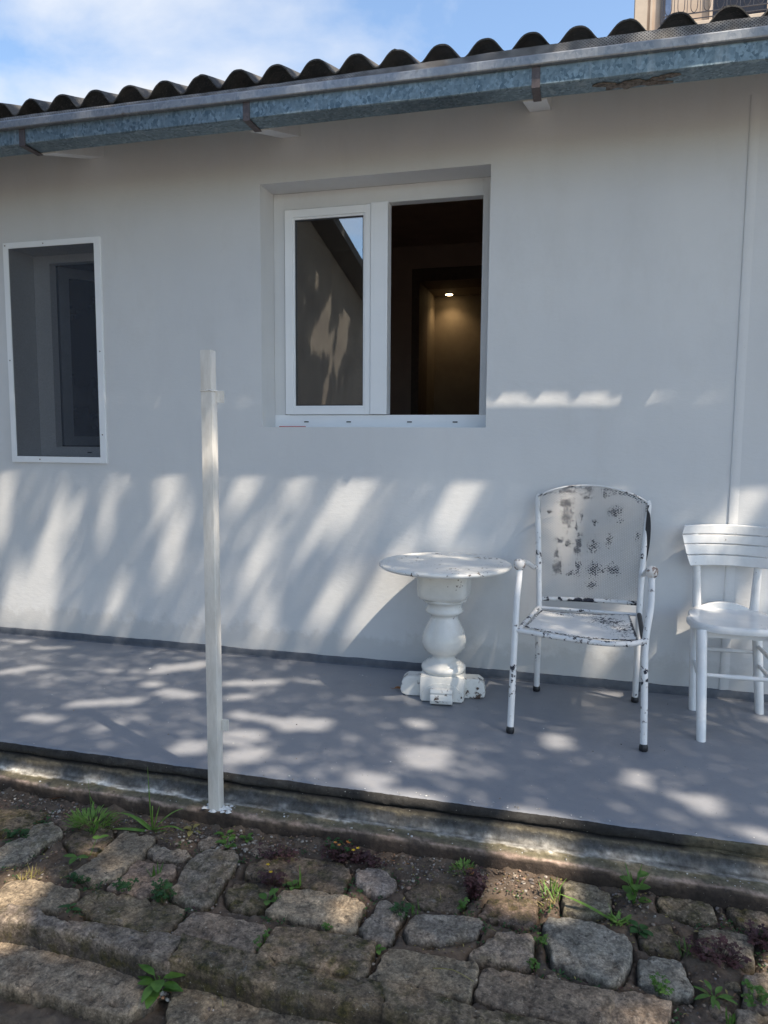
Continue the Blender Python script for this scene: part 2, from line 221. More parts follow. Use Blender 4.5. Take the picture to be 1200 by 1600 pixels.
class Geo:
    def __init__(s): s.V=[]; s.F=[]
    def add(s,V,F):
        b=len(s.V); s.V+= [tuple(v) for v in V]; s.F+=[tuple(i+b for i in f) for f in F]; return s
    def box(s,x0,x1,y0,y1,z0,z1,bev=0):
        if bev<=0:
            return s.add([(x0,y0,z0),(x1,y0,z0),(x1,y1,z0),(x0,y1,z0),(x0,y0,z1),(x1,y0,z1),(x1,y1,z1),(x0,y1,z1)],[(0,3,2,1),(4,5,6,7),(0,1,5,4),(1,2,6,5),(2,3,7,6),(3,0,4,7)])
        bm=bmesh.new(); bmesh.ops.create_cube(bm,size=1); 
        for v in bm.verts: v.co=Vector(((x0+x1)/2+v.co.x*(x1-x0),(y0+y1)/2+v.co.y*(y1-y0),(z0+z1)/2+v.co.z*(z1-z0)))
        bmesh.ops.bevel(bm,geom=list(bm.edges),offset=bev,segments=2,affect='EDGES',profile=.7); bm.verts.index_update()
        s.add([v.co for v in bm.verts],[[v.index for v in f.verts] for f in bm.faces]); bm.free(); return s
    def tube(s,pts,r,n=14,cap=True,smooth=6,ry=None):
        P=[Vector(p) for p in pts]; R=[r]*len(P) if isinstance(r,(int,float)) else list(r)
        if smooth and len(P)>2:
            Q=[];RR=[]
            for i in range(len(P)-1):
                p0=P[max(i-1,0)];p1=P[i];p2=P[i+1];p3=P[min(i+2,len(P)-1)]
                for k in range(smooth):
                    t=k/smooth; Q.append(.5*((2*p1)+(p2-p0)*t+(2*p0-5*p1+4*p2-p3)*t*t+(3*p1-p0-3*p2+p3)*t**3)); RR.append(R[i]*(1-t)+R[i+1]*t)
            Q.append(P[-1]);RR.append(R[-1]);P,R=Q,RR
        b=len(s.V); T=(P[1]-P[0]).normalized(); nrm=T.orthogonal().normalized()
        for i,p in enumerate(P):
            T2=(P[min(i+1,len(P)-1)]-P[max(i-1,0)]).normalized(); nrm=(nrm-T2*nrm.dot(T2)).normalized(); bi=T2.cross(nrm)
            for k in range(n):
                a=2*math.pi*k/n; s.V.append(tuple(p+R[i]*(math.cos(a)*nrm+math.sin(a)*bi)))
        for i in range(len(P)-1):
            for k in range(n): s.F.append((b+i*n+k,b+i*n+(k+1)%n,b+(i+1)*n+(k+1)%n,b+(i+1)*n+k))
        if cap: s.F.append(tuple(b+k for k in range(n))[::-1]); s.F.append(tuple(b+(len(P)-1)*n+k for k in range(n)))
        return s
    def lathe(s,cx,cy,prof,n=48,sq=0,rot=0):           # prof: (r,z) or (r,z,squareness)
        b=len(s.V)
        for q in prof:
            r,z=q[0],q[1]; e=q[2] if len(q)>2 else sq
            for k in range(n):
                a=2*math.pi*k/n; ca,sa=math.cos(a),math.sin(a)
                if e>0:
                    p=2+e*10; rr=r/((abs(ca)**p+abs(sa)**p)**(1/p))
                else: rr=r
                x,y=rr*ca,rr*sa; s.V.append((cx+x*math.cos(rot)-y*math.sin(rot),cy+x*math.sin(rot)+y*math.cos(rot),z))
        for i in range(len(prof)-1):
            for k in range(n): s.F.append((b+i*n+k,b+i*n+(k+1)%n,b+(i+1)*n+(k+1)%n,b+(i+1)*n+k))
        s.F.append(tuple(b+k for k in range(n))[::-1]); s.F.append(tuple(b+(len(prof)-1)*n+k for k in range(n))); return s
    def prism(s,pts,axis,a0,a1):                       # polygon extruded along an axis
        b=len(s.V); n=len(pts)
        for a in (a0,a1):
            for p,q in pts: s.V.append({'x':(a,p,q),'y':(p,a,q),'z':(p,q,a)}[axis])
        for k in range(n): s.F.append((b+k,b+(k+1)%n,b+n+(k+1)%n,b+n+k))
        s.F.append(tuple(b+k for k in range(n))[::-1]); s.F.append(tuple(b+n+k for k in range(n))); return s
    def obj(s,name,mat,parent=None,smooth=False,bevel=0,fix=True,**k):
        o=mesh(name,s.V,s.F,mat,parent,smooth,**k)
        if fix:
            bm=bmesh.new(); bm.from_mesh(o.data); bmesh.ops.recalc_face_normals(bm,faces=bm.faces); bm.to_mesh(o.data); bm.free()
        if bevel:
            md=o.modifiers.new('bevel','BEVEL'); md.width=bevel; md.segments=2; md.limit_method='ANGLE'
        return o
STONES=[
(-0.140,'m',[(-2.081,-1.659),(-2.029,-1.592),(-1.874,-1.574),(-1.868,-1.629),(-1.855,-1.692),(-1.885,-1.730),(-1.957,-1.767)]),
(-0.140,'g',[(-1.870,-1.883),(-1.856,-1.794),(-1.824,-1.752),(-1.846,-1.678),(-1.800,-1.647),(-1.728,-1.680),(-1.735,-1.760),(-1.730,-1.884),(-1.782,-1.913),(-1.825,-1.930)]),
(-0.144,'m',[(-1.693,-1.719),(-1.688,-1.619),(-1.637,-1.593),(-1.563,-1.614),(-1.539,-1.653),(-1.530,-1.722),(-1.547,-1.754),(-1.620,-1.769)]),
(-0.140,'s',[(-1.537,-1.888),(-1.520,-1.825),(-1.524,-1.712),(-1.524,-1.616),(-1.397,-1.615),(-1.382,-1.666),(-1.383,-1.868),(-1.445,-1.908)]),
(-0.146,'g',[(-1.375,-1.697),(-1.368,-1.662),(-1.255,-1.658),(-1.230,-1.687),(-1.250,-1.731),(-1.333,-1.723)]),
(-0.140,'s',[(-1.386,-1.910),(-1.370,-1.768),(-1.236,-1.755),(-1.221,-1.799),(-1.238,-1.868),(-1.234,-1.930),(-1.257,-1.930)]),
(-0.140,'g',[(-1.183,-1.888),(-1.211,-1.698),(-1.189,-1.637),(-1.099,-1.611),(-1.061,-1.655),(-1.052,-1.770),(-1.042,-1.887),(-1.058,-1.919),(-1.127,-1.907)]),
(-0.140,'s',[(-1.663,-2.082),(-1.694,-2.023),(-1.690,-1.972),(-1.635,-1.948),(-1.542,-1.949),(-1.452,-1.955),(-1.431,-1.975),(-1.446,-2.052),(-1.527,-2.060)]),
(-0.143,'m',[(-1.426,-2.011),(-1.410,-1.938),(-1.228,-1.930),(-1.103,-1.941),(-1.085,-1.980),(-1.096,-2.053),(-1.187,-2.062),(-1.315,-2.068)]),
(-0.140,'g',[(-1.767,-2.095),(-1.660,-2.085),(-1.524,-2.064),(-1.386,-2.092),(-1.237,-2.114),(-1.216,-2.143),(-1.267,-2.133),(-1.412,-2.130),(-1.579,-2.135),(-1.729,-2.133)]),
(-0.140,'g',[(-1.386,-2.092),(-1.307,-2.078),(-1.180,-2.072),(-1.079,-2.062),(-1.036,-2.065),(-1.027,-2.118),(-1.011,-2.167),(-1.106,-2.160),(-1.216,-2.140)]),
(-0.140,'m',[(-1.029,-2.073),(-1.037,-2.051),(-1.007,-2.057),(-0.808,-2.071),(-0.681,-2.075),(-0.452,-2.065),(-0.430,-2.147),(-0.675,-2.169),(-0.956,-2.148),(-1.016,-2.155)]),
(-0.140,'m',[(-0.449,-2.076),(-0.370,-2.075),(-0.251,-2.091),(-0.172,-2.092),(0.028,-2.095),(0.087,-2.119),(0.086,-2.168),(-0.161,-2.188),(-0.338,-2.179),(-0.427,-2.157)]),
(-0.140,'s',[(-1.070,-2.056),(-1.064,-1.958),(-1.037,-1.943),(-0.837,-1.954),(-0.814,-1.973),(-0.818,-2.065),(-0.939,-2.063)]),
(-0.144,'m',[(-1.015,-1.725),(-1.020,-1.677),(-0.983,-1.628),(-0.893,-1.599),(-0.732,-1.586),(-0.683,-1.622),(-0.673,-1.643),(-0.674,-1.752),(-0.776,-1.750),(-0.861,-1.733),(-0.942,-1.733)]),
(-0.150,'m',[(-1.015,-1.842),(-1.023,-1.769),(-0.977,-1.756),(-0.891,-1.782),(-0.876,-1.854),(-0.904,-1.887),(-0.971,-1.885)]),
(-0.140,'s',[(-0.851,-1.891),(-0.849,-1.781),(-0.759,-1.765),(-0.614,-1.763),(-0.586,-1.785),(-0.579,-1.901),(-0.598,-1.911),(-0.747,-1.907)]),
(-0.140,'m',[(-0.804,-2.069),(-0.800,-1.953),(-0.755,-1.938),(-0.635,-1.935),(-0.517,-1.934),(-0.509,-1.956),(-0.498,-2.059),(-0.516,-2.067),(-0.604,-2.079),(-0.702,-2.068)]),
(-0.140,'w',[(-0.661,-1.635),(-0.631,-1.601),(-0.575,-1.608),(-0.528,-1.651),(-0.524,-1.685),(-0.548,-1.722),(-0.578,-1.723),(-0.641,-1.680)]),
(-0.140,'g',[(-0.567,-1.883),(-0.548,-1.758),(-0.477,-1.763),(-0.465,-1.785),(-0.473,-1.913),(-0.496,-1.924),(-0.552,-1.921)]),
(-0.140,'w',[(-0.449,-1.860),(-0.434,-1.797),(-0.339,-1.765),(-0.245,-1.762),(-0.238,-1.791),(-0.243,-1.828),(-0.320,-1.868),(-0.346,-1.888),(-0.424,-1.892)]),
(-0.140,'g',[(-0.259,-1.915),(-0.219,-1.864),(-0.191,-1.806),(-0.100,-1.790),(-0.087,-1.805),(-0.085,-1.892),(-0.092,-1.915),(-0.229,-1.924)]),
(-0.140,'s',[(-0.488,-2.069),(-0.474,-1.950),(-0.354,-1.941),(-0.230,-1.939),(-0.221,-1.959),(-0.230,-2.055),(-0.235,-2.074),(-0.367,-2.068)]),
(-0.140,'s',[(-0.218,-2.048),(-0.211,-1.950),(-0.159,-1.945),(0.026,-1.945),(0.120,-1.950),(0.101,-2.065),(0.028,-2.075),(-0.083,-2.082),(-0.161,-2.068)]),
(-0.152,'m',[(-0.488,-1.677),(-0.477,-1.634),(-0.395,-1.599),(-0.307,-1.598),(-0.294,-1.644),(-0.313,-1.729),(-0.421,-1.736)]),
(-0.150,'m',[(-0.256,-1.727),(-0.236,-1.631),(-0.090,-1.602),(-0.083,-1.683),(-0.112,-1.751),(-0.218,-1.731)]),
(-0.140,'g',[(-0.017,-1.529),(0.008,-1.504),(0.070,-1.508),(0.121,-1.534),(0.120,-1.611),(0.051,-1.661),(-0.013,-1.664)]),
(-0.140,'w',[(-0.070,-1.713),(-0.056,-1.691),(0.024,-1.672),(0.081,-1.688),(0.163,-1.725),(0.172,-1.779),(0.138,-1.898),(0.118,-1.918),(0.026,-1.898),(-0.038,-1.876)]),
(-0.140,'w',[(0.190,-1.792),(0.215,-1.775),(0.295,-1.783),(0.308,-1.828),(0.317,-1.875),(0.304,-1.908),(0.248,-1.912),(0.183,-1.891)]),
(-0.144,'m',[(0.265,-1.511),(0.332,-1.470),(0.401,-1.455),(0.426,-1.508),(0.414,-1.583),(0.381,-1.596),(0.266,-1.557)]),
(-0.140,'g',[(0.357,-1.643),(0.440,-1.618),(0.500,-1.632),(0.489,-1.755),(0.453,-1.746),(0.422,-1.724),(0.350,-1.724)]),
(-0.144,'m',[(0.455,-1.504),(0.512,-1.471),(0.608,-1.452),(0.698,-1.456),(0.665,-1.581),(0.573,-1.606),(0.496,-1.602)]),
(-0.140,'g',[(0.454,-1.794),(0.487,-1.772),(0.556,-1.765),(0.590,-1.787),(0.537,-1.922),(0.479,-1.925),(0.428,-1.908)]),
(-0.140,'s',[(0.072,-1.961),(0.130,-1.936),(0.191,-1.928),(0.253,-1.940),(0.247,-2.003),(0.228,-2.075),(0.058,-2.102)]),
(-0.140,'g',[(0.404,-1.934),(0.478,-1.928),(0.536,-1.928),(0.518,-2.000),(0.388,-2.026)]),
(-0.150,'m',[(0.193,-1.651),(0.282,-1.626),(0.316,-1.684),(0.300,-1.744),(0.205,-1.736)]),
(-0.205,'s',[(-1.678,-2.123),(-1.601,-2.114),(-1.379,-2.107),(-1.174,-2.115),(-1.047,-2.130),(-1.023,-2.151),(-1.040,-2.219),(-1.065,-2.274),(-1.093,-2.279),(-1.285,-2.278),(-1.455,-2.274),(-1.530,-2.277)]),
(-0.205,'s',[(-1.003,-2.171),(-0.985,-2.127),(-0.818,-2.148),(-0.594,-2.155),(-0.420,-2.180),(-0.395,-2.274),(-0.732,-2.322),(-0.935,-2.314)])]
WALL_GAPS=[(-3.418,1.048,-3.492,0.569,0.045),(-3.036,0.823,-3.140,0.545,0.038),(-3.142,0.505,-3.234,0.038,0.083),(-3.359,0.374,-3.449,0.022,0.070),(-2.923,0.826,-2.975,0.670,0.026),(-2.699,0.928,-2.743,0.563,0.022),(-2.544,1.044,-2.568,0.969,0.026),(-2.292,1.049,-2.276,0.883,0.064),(-2.272,0.716,-2.320,0.470,0.048),(-2.639,0.395,-2.737,0.115,0.029),(-1.792,1.040,-1.873,0.859,0.048),(-1.719,0.611,-1.800,0.443,0.045),(-1.469,1.029,-1.518,0.940,0.048),(-1.140,1.036,-1.303,0.771,0.074),(-1.248,0.474,-1.397,0.213,0.051),(-1.716,0.245,-1.706,0.079,0.064),(-0.935,0.527,-1.155,0.177,0.070),(-0.540,1.048,-0.702,0.760,0.064),(-0.873,0.685,-0.978,0.576,0.045),(-0.061,1.010,0.182,1.016,0.045),(-0.166,0.878,-0.220,0.549,0.045),(-0.254,0.613,-0.246,0.331,0.045),(0.505,0.652,0.435,0.602,0.045),(0.491,0.320,0.418,0.170,0.045),(0.791,1.090,0.732,0.908,0.058),(0.639,0.813,0.604,0.657,0.051),(0.830,0.608,0.811,0.453,0.045),(0.733,0.338,0.651,0.285,0.032),(0.093,0.109,0.206,0.380,0.038),(-0.666,0.626,-0.532,0.626,0.045),(0.672,0.428,0.785,0.420,0.032)]
FLOOR_GAPS=[(-3.400,-0.135,-3.185,-0.116,0.020),(-3.097,-0.218,-2.918,-0.165,0.020),(-2.937,-0.641,-2.815,-0.549,0.031),(-2.175,-0.397,-1.969,-0.221,0.041),(-1.968,-0.668,-1.781,-0.689,0.031),(-2.107,-0.591,-2.009,-0.602,0.027),(-2.271,-0.937,-1.982,-0.810,0.031),(-1.967,-1.164,-1.905,-1.073,0.031),(-1.720,-0.478,-1.448,-0.379,0.031),(-1.611,-0.658,-1.501,-0.608,0.027),(-1.488,-0.836,-1.274,-0.862,0.024),(-1.236,-0.881,-1.043,-0.841,0.037),(-1.412,-1.076,-1.270,-1.069,0.041),(-1.308,-1.252,-1.185,-1.193,0.037),(-1.544,-1.233,-1.433,-1.201,0.037),(-2.435,-0.473,-2.357,-0.472,0.020),(-0.785,-1.286,-0.661,-1.293,0.034),(-0.611,-1.042,-0.493,-1.056,0.048),(-0.106,-0.750,-0.028,-0.748,0.037),(-0.701,-0.712,-0.610,-0.731,0.027),(0.095,-0.119,0.231,-0.079,0.024),(0.208,-1.009,0.263,-1.020,0.037),(0.342,-1.099,0.380,-1.136,0.024),(0.420,-1.148,0.480,-1.154,0.037),(0.814,-0.230,0.914,-0.248,0.024),(0.541,-1.308,0.624,-1.308,0.024),(0.142,-1.250,0.183,-1.261,0.020),(-1.358,-0.343,-1.260,-0.325,0.020),(-2.357,-1.126,-2.196,-1.118,0.027)]
# ground gaps already slid up the ray to the z=0 plane
GROUND_GAPS=[(-0.655,-1.338,-0.461,-1.344,0.036),(-0.154,-1.430,-0.004,-1.466,0.051),(-0.094,-1.618,0.042,-1.630,0.060),(0.615,-1.292,0.802,-1.339,0.066),(-1.607,-2.060,-1.537,-2.073,0.060),(-2.118,-1.467,-1.944,-1.458,0.015),(-1.509,-2.260,-1.448,-2.186,0.030),(-0.535,-1.809,-0.515,-1.809,0.018),(0.280,-2.089,0.336,-2.093,0.024)]
PL={'blade_big':(-1.439,-1.575),'bush':(-1.661,-1.606),'thin':(-1.638,-1.644),'clover1':(-1.863,-1.751),'seed1':(-1.542,-1.783),'tuft_y':(-1.659,-1.928),'creep1':(-1.495,-1.910),'creep2':(-1.326,-1.904),'dark1':(-1.186,-1.914),'tuft2':(-1.268,-1.825),'small1':(-1.413,-2.049),'broad':(-1.002,-2.257),'s1':(-1.168,-1.546),'s2':(-1.095,-1.478),'s3':(-1.135,-1.596),'s4':(-1.088,-1.545),'ox1':(-0.717,-1.570),'ox2':(-0.638,-1.575),'ox3':(-0.899,-1.756),'slender':(-0.812,-1.742),'leaf1':(-0.875,-1.843),'cl2':(-0.666,-1.914),'cl3':(-0.810,-2.023),'fern':(-0.333,-1.537),'ox4':(-0.277,-1.643),'g1':(-0.299,-1.713),'tuft3':(-0.049,-1.579),'dk2':(-0.469,-1.798),'dk3':(-0.500,-1.955),'bl2':(0.191,-1.551),'tuft4':(0.141,-1.651),'dk4':(0.200,-1.686),'round':(0.288,-1.458),'tuft5':(0.316,-1.741),'cl4':(0.234,-1.909),'ox5':(0.393,-1.745),'ox6':(0.516,-1.645),'cl5':(0.531,-1.614),'tuft6':(0.361,-1.896),'cl6':(0.464,-1.893),'cl7':(0.385,-1.974),'cl8':(-0.085,-1.916),'cl9':(-0.070,-1.808),'cl10':(-1.297,-1.548),'lf1':(-0.552,-1.532),'lf2':(-0.294,-1.552),'lf3':(-1.909,-1.491),'red1':(-0.945,-1.615),'cl11':(-1.522,-1.992),'cl12':(-0.715,-2.002)}
# ================================================================== ground
def axis(lo,hi,step,far,g=1.25):
    a=list(np.arange(lo,hi,step)); s=step; x=a[0]
    left=[]
    while x>-far: s*=g; x-=s; left.append(x)
    s=step; x=a[-1]; right=[]
    while x<far: s*=g; x+=s; right.append(x)
    return np.array(left[::-1]+a+right)
xs=axis(-2.7,1.5,.010,70); ys=axis(-2.9,-1.46,.009,70); X,Y=np.meshgrid(xs,ys)
near=((X>-3.5)&(X<2.4)&(Y>-4)&(Y<-1.2)).astype(float)
def edge(x): return -2.118+.018*(fbm(x*3,x*0,5)-.5)
def ss(a,b,x): t=np.clip((x-a)/(b-a),0,1); return t*t*(3-2*t)
base=-.160-.082*ss(-.012,.012,edge(X)-Y)-.12*ss(0,.04,(-2.33-Y))*ss(0,.04,(-1.12-X))
base=np.where(Y>-1.3,-.30,base); base=np.where(Y<-3.7,-.40,base)                               # below the porch slab
dmin=np.full(X.shape,9.0); win_=(X>-2.6)&(X<1.6)&(Y>-2.9)&(Y<-1.45); Xw,Yw=X[win_],Y[win_]; dw_=np.full(Xw.shape,9.0)
for z_,k_,p_ in STONES:
    if z_<-.18: continue
    P_=np.array(p_); ins=np.zeros(Xw.shape,bool); dd=np.full(Xw.shape,9.0)
    for (ax,ay),(bx_,by_) in zip(P_,np.roll(P_,-1,0)):
        vx,vy=bx_-ax,by_-ay; t=np.clip(((Xw-ax)*vx+(Yw-ay)*vy)/(vx*vx+vy*vy+1e-12),0,1); dd=np.minimum(dd,np.hypot(Xw-ax-vx*t,Yw-ay-vy*t))
        with np.errstate(divide='ignore',invalid='ignore'): ins^=((ay>Yw)!=(by_>Yw))&(Xw<(bx_-ax)*(Yw-ay)/(by_-ay+1e-15)+ax)
    dw_=np.minimum(dw_,np.where(ins,0,dd))
dmin[win_]=dw_
base=base+.008*ss(.012,.035,dmin)*(dmin<8)*(Y>-2.1)-.026*(1-ss(.003,.012,dmin))
lump=(fbm(X*9,Y*9,1,5)-.5)*.026+(fbm(X*45,Y*45,2,3)-.5)*.018+(fbm(X*95,Y*95,6,2)-.5)*.008+np.clip(fbm(X*26,Y*26,9,2)-.6,0,1)*.045
Z=base+lump*np.where(near>0,1,.6)+.012*np.exp(-((Y+1.50)/.03)**2)
def gz(x,y):
    return float(Z[min(len(ys)-1,max(0,np.searchsorted(ys,y))),min(len(xs)-1,max(0,np.searchsorted(xs,x)))])
nx,ny=len(xs),len(ys); I=np.arange(nx*ny).reshape(ny,nx)
F=np.stack([I[:-1,:-1],I[:-1,1:],I[1:,1:],I[1:,:-1]],-1).reshape(-1,4)
mesh('ground',np.stack([X,Y,Z],-1).reshape(-1,3),F,'soil',smooth=True,sharp=180,kind='structure')
yg=Geo(); yg.add([(-30,-60,-.262),(30,-60,-.262),(30,-3.75,-.262),(-30,-3.75,-.262)],[(0,1,2,3)]); yg.add([(-30,-3.75,-.262),(30,-3.75,-.262),(30,-3.75,-.5),(-30,-3.75,-.5)],[(3,2,1,0)])
yg.obj('bounce_yard','bounce_yard',kind='structure')  # unseen pale ground added to bounce sunlight up to the eaves
# ---- laid stones, each ring mesh dropped into one paving object
KC={'s':(.335,.268,.205),'g':(.275,.235,.192),'m':(.225,.178,.128),'w':(.32,.29,.25)}
SV=[];SF=[];SC=[];SM=[];sb=0
def stone(z,kind,poly,idx,hgt=.14):
    global sb
    P=np.array(poly,float); 
    a=0.5*np.sum(P[:,0]*np.roll(P[:,1],-1)-np.roll(P[:,0],-1)*P[:,1])
    if a<0: P=P[::-1]
    # outline resampled and roughened
    seg=np.roll(P,-1,0)-P; L_=np.hypot(seg[:,0],seg[:,1]); cum=np.r_[0,np.cumsum(L_)]; n=max(56,int(cum[-1]/.008))
    t=np.linspace(0,cum[-1],n,endpoint=False); k=np.searchsorted(cum,t,side='right')-1; Q=P[k]+seg[k]*((t-cum[k])/L_[k])[:,None]
    c=P.mean(0); d=Q-c; L2=np.hypot(d[:,0],d[:,1])[:,None]
    j=(fbm(Q[:,0]*14+idx,Q[:,1]*14,3,3)-.5)*.009+(fbm(Q[:,0]*60+idx,Q[:,1]*60,4,2)-.5)*.008-.001
    Q=c+d*(1+(j[:,None]-.001)/L2)
    mean=float(np.mean(L2)); Q=Q+d/L2*j[:,None]
    tg=np.roll(Q,-2,0)-np.roll(Q,2,0); nr=np.c_[tg[:,1],-tg[:,0]]; nr/=np.hypot(nr[:,0],nr[:,1])[:,None]+1e-9
    for _ in range(2): nr=.25*np.roll(nr,1,0)+.5*nr+.25*np.roll(nr,-1,0)
    offs=[.010,.006,.0045,.003,.001,-.002,-.006]; zz=[-hgt,-.040,-.012,-.0050,-.0018,-.0005,0]
    rings=[Q+nr*o for o in offs]; m0=rings[-1]; inner=np.linspace(1,.04,max(9,int(mean/.0065))+1)[1:]
    rings+=[c+(m0-c)*f_ for f_ in inner]; zz+=[0]*len(inner); fr=rings
    tilt=(RS.rand(2)-.5)*.05*(z>-.18); dz=(RS.rand()-.5)*.009*(z>-.18)
    col=np.array(KC[kind])*(.78+.42*RS.rand())*(1+(RS.rand(3)-.5)*.08); mos={'m':1.0,'g':.45,'s':.12,'w':.2}[kind]
    V=[]
    for R_,z_ in zip(rings,zz):
        h=(fbm(R_[:,0]*11+idx*3,R_[:,1]*11,7,4)-.5)*.0085+(fbm(R_[:,0]*45,R_[:,1]*45+idx,8,3)-.5)*.007+(fbm(R_[:,0]*120,R_[:,1]*120+idx,18,2)-.5)*.005-np.clip(fbm(R_[:,0]*24,R_[:,1]*24+idx*5,10,3)-.62,0,1)*.05
        h=h*(1 if z_>-.02 else 0)
        V.append(np.c_[R_,z+z_+h+dz+(R_-c)@tilt])
    V.append(np.array([[c[0],c[1],V[-1][:,2].mean()]])); V=np.vstack(V); m_=len(fr)
    F_=[]
    for a_ in range(m_-1):
        i0=sb+a_*n+np.arange(n); i1=sb+a_*n+(np.arange(n)+1)%n; F_.append(np.stack([i0,i1,i1+n,i0+n],-1))
    i0=sb+(m_-1)*n+np.arange(n); i1=sb+(m_-1)*n+(np.arange(n)+1)%n; F_.append(np.stack([i0,i1,np.full(n,sb+m_*n),np.full(n,sb+m_*n)],-1)[:, :4])
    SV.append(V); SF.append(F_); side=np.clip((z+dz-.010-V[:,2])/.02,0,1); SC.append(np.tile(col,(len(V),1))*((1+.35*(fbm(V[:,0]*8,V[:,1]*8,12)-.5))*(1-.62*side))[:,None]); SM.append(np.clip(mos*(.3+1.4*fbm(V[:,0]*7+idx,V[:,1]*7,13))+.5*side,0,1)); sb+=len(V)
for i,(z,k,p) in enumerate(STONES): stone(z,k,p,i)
# small half buried setts and broken pieces in the wider gaps
RF=np.random.RandomState(8); placed=[]; tries=0
while len(placed)<26 and tries<6000:
    tries+=1; x=-2.1+2.85*RF.rand(); y=-1.555-.52*RF.rand(); d_=dmin[min(len(ys)-1,np.searchsorted(ys,y)),min(len(xs)-1,np.searchsorted(xs,x))]
    r_=min(.052,d_-.006)
    if r_<.016 or any(math.hypot(x-a_,y-b_)<r_+c_+.008 for a_,b_,c_ in placed): continue
    placed.append((x,y,r_)); a0_=RF.rand()*6.28; k_=5+RF.randint(3); stone(-.147-.004*RF.rand(),'gmms'[RF.randint(4)],[(x+r_*(.8+.3*RF.rand())*math.cos(a0_+6.283*q/k_),y+r_*(.75+.3*RF.rand())*math.sin(a0_+6.283*q/k_)) for q in range(k_)],300+len(placed),.08)
# the same laid rows carried on beyond both sides of the view and down the next step
for side in (-1,1):
    for row in range(4):
        x=-2.28 if side<0 else .78
        while abs(x)<4.4:
            w=.16+.14*RS.rand(); y0=-1.53-row*.15; x1=x+side*w; xa,xb=min(x,x1)+.008,max(x,x1)-.008
            stone(-.14-(.004*RS.rand()),RS.choice(list('sgmw')),[(xa,y0-.13),(xb,y0-.135),(xb-.01,y0-.01),((xa+xb)/2,y0),(xa+.01,y0-.006)],60+len(SV)); x=x1
for row in range(5):
    x=-3.0+RS.rand()*.2
    while x<2.6:
        w=.22+.3*RS.rand(); y0=-2.60-row*.21
        stone(-.215 if x>-1.1 else -.31,RS.choice(list('sgm')),[(x,y0-.185),(x+w-.02,y0-.19),(x+w-.025,y0-.01),(x+.01,y0)],120+len(SV)); x+=w
me=bpy.data.meshes.new('paving'); V=np.vstack(SV); quads=[]; tris=[]
for F_ in SF: quads+=F_[:-1]; tris.append(F_[-1][:,:3])
quads=np.vstack(quads); tris=np.vstack(tris)
allf=[tuple(q) for q in quads.tolist()]+[tuple(q) for q in tris.tolist()]
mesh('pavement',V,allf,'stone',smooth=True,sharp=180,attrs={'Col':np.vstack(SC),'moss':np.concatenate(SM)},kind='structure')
# ---- porch slab and the moulded concrete kerb in front of it
xs2=axis(-3.2,1.6,.010,6.5,1.3); xs2=xs2[(xs2>-8)&(xs2<5)]
def extrude(name,prof,mat,cols=None,wob=None,**k):
    P=np.array([p[:2] for p in prof],float); n=len(P); V=np.zeros((len(xs2),n,3)); V[:,:,0]=xs2[:,None]; V[:,:,1]=P[:,0]; V[:,:,2]=P[:,1]
    if wob: wob(V)
    I=np.arange(len(xs2)*n).reshape(-1,n); F=np.stack([I[:-1,:-1],I[1:,:-1],I[1:,1:],I[:-1,1:]],-1).reshape(-1,4)
    at=None
    if cols is not None:
        C=np.tile(np.array(cols,float)[None],(len(xs2),1,1)); C=k.pop('tint')(C,V) if 'tint' in k else C; at={'Col':C.reshape(-1,3)}
    return mesh(name,V.reshape(-1,3),F,mat,smooth=True,sharp=50,attrs=at,**k)
def wf(V):
    x=V[:,:,0]; e=np.clip((-1.33-V[:,:,1])/.03,0,1); V[:,:,1]+=e*(fbm(x*12,0,21)-.5)*.010; V[:,:,2]+=(fbm(x*2.2,V[:,:,1]*3,22)-.5)*.004-e*.0005
extrude('porch_floor',[(.02,0)]+[(y,0) for y in np.linspace(-.03,-1.33,28)]+[(-1.345,-.0005),(-1.358,-.002),(-1.366,-.005),(-1.370,-.010),(-1.370,-.05)],'floor',wob=wf,kind='structure')
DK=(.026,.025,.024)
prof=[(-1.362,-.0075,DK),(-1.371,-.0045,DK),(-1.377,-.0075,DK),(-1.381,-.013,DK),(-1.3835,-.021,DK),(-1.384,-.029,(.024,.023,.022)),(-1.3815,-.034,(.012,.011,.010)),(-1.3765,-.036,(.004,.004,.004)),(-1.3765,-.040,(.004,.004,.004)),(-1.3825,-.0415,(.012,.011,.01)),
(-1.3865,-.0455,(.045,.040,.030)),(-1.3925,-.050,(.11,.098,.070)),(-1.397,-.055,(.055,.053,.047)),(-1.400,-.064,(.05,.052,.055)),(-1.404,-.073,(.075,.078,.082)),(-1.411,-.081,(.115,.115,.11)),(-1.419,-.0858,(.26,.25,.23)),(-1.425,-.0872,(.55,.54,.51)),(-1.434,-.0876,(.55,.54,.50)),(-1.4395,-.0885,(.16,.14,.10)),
(-1.448,-.0892,(.105,.095,.055)),(-1.462,-.0900,(.13,.115,.08)),(-1.476,-.0912,(.12,.105,.072)),(-1.486,-.0935,(.32,.24,.20)),(-1.491,-.098,(.10,.075,.055)),(-1.4945,-.106,(.045,.032,.025)),(-1.496,-.122,(.045,.032,.025)),(-1.498,-.15,(.04,.028,.02)),(-1.500,-.24,(.035,.025,.02))]
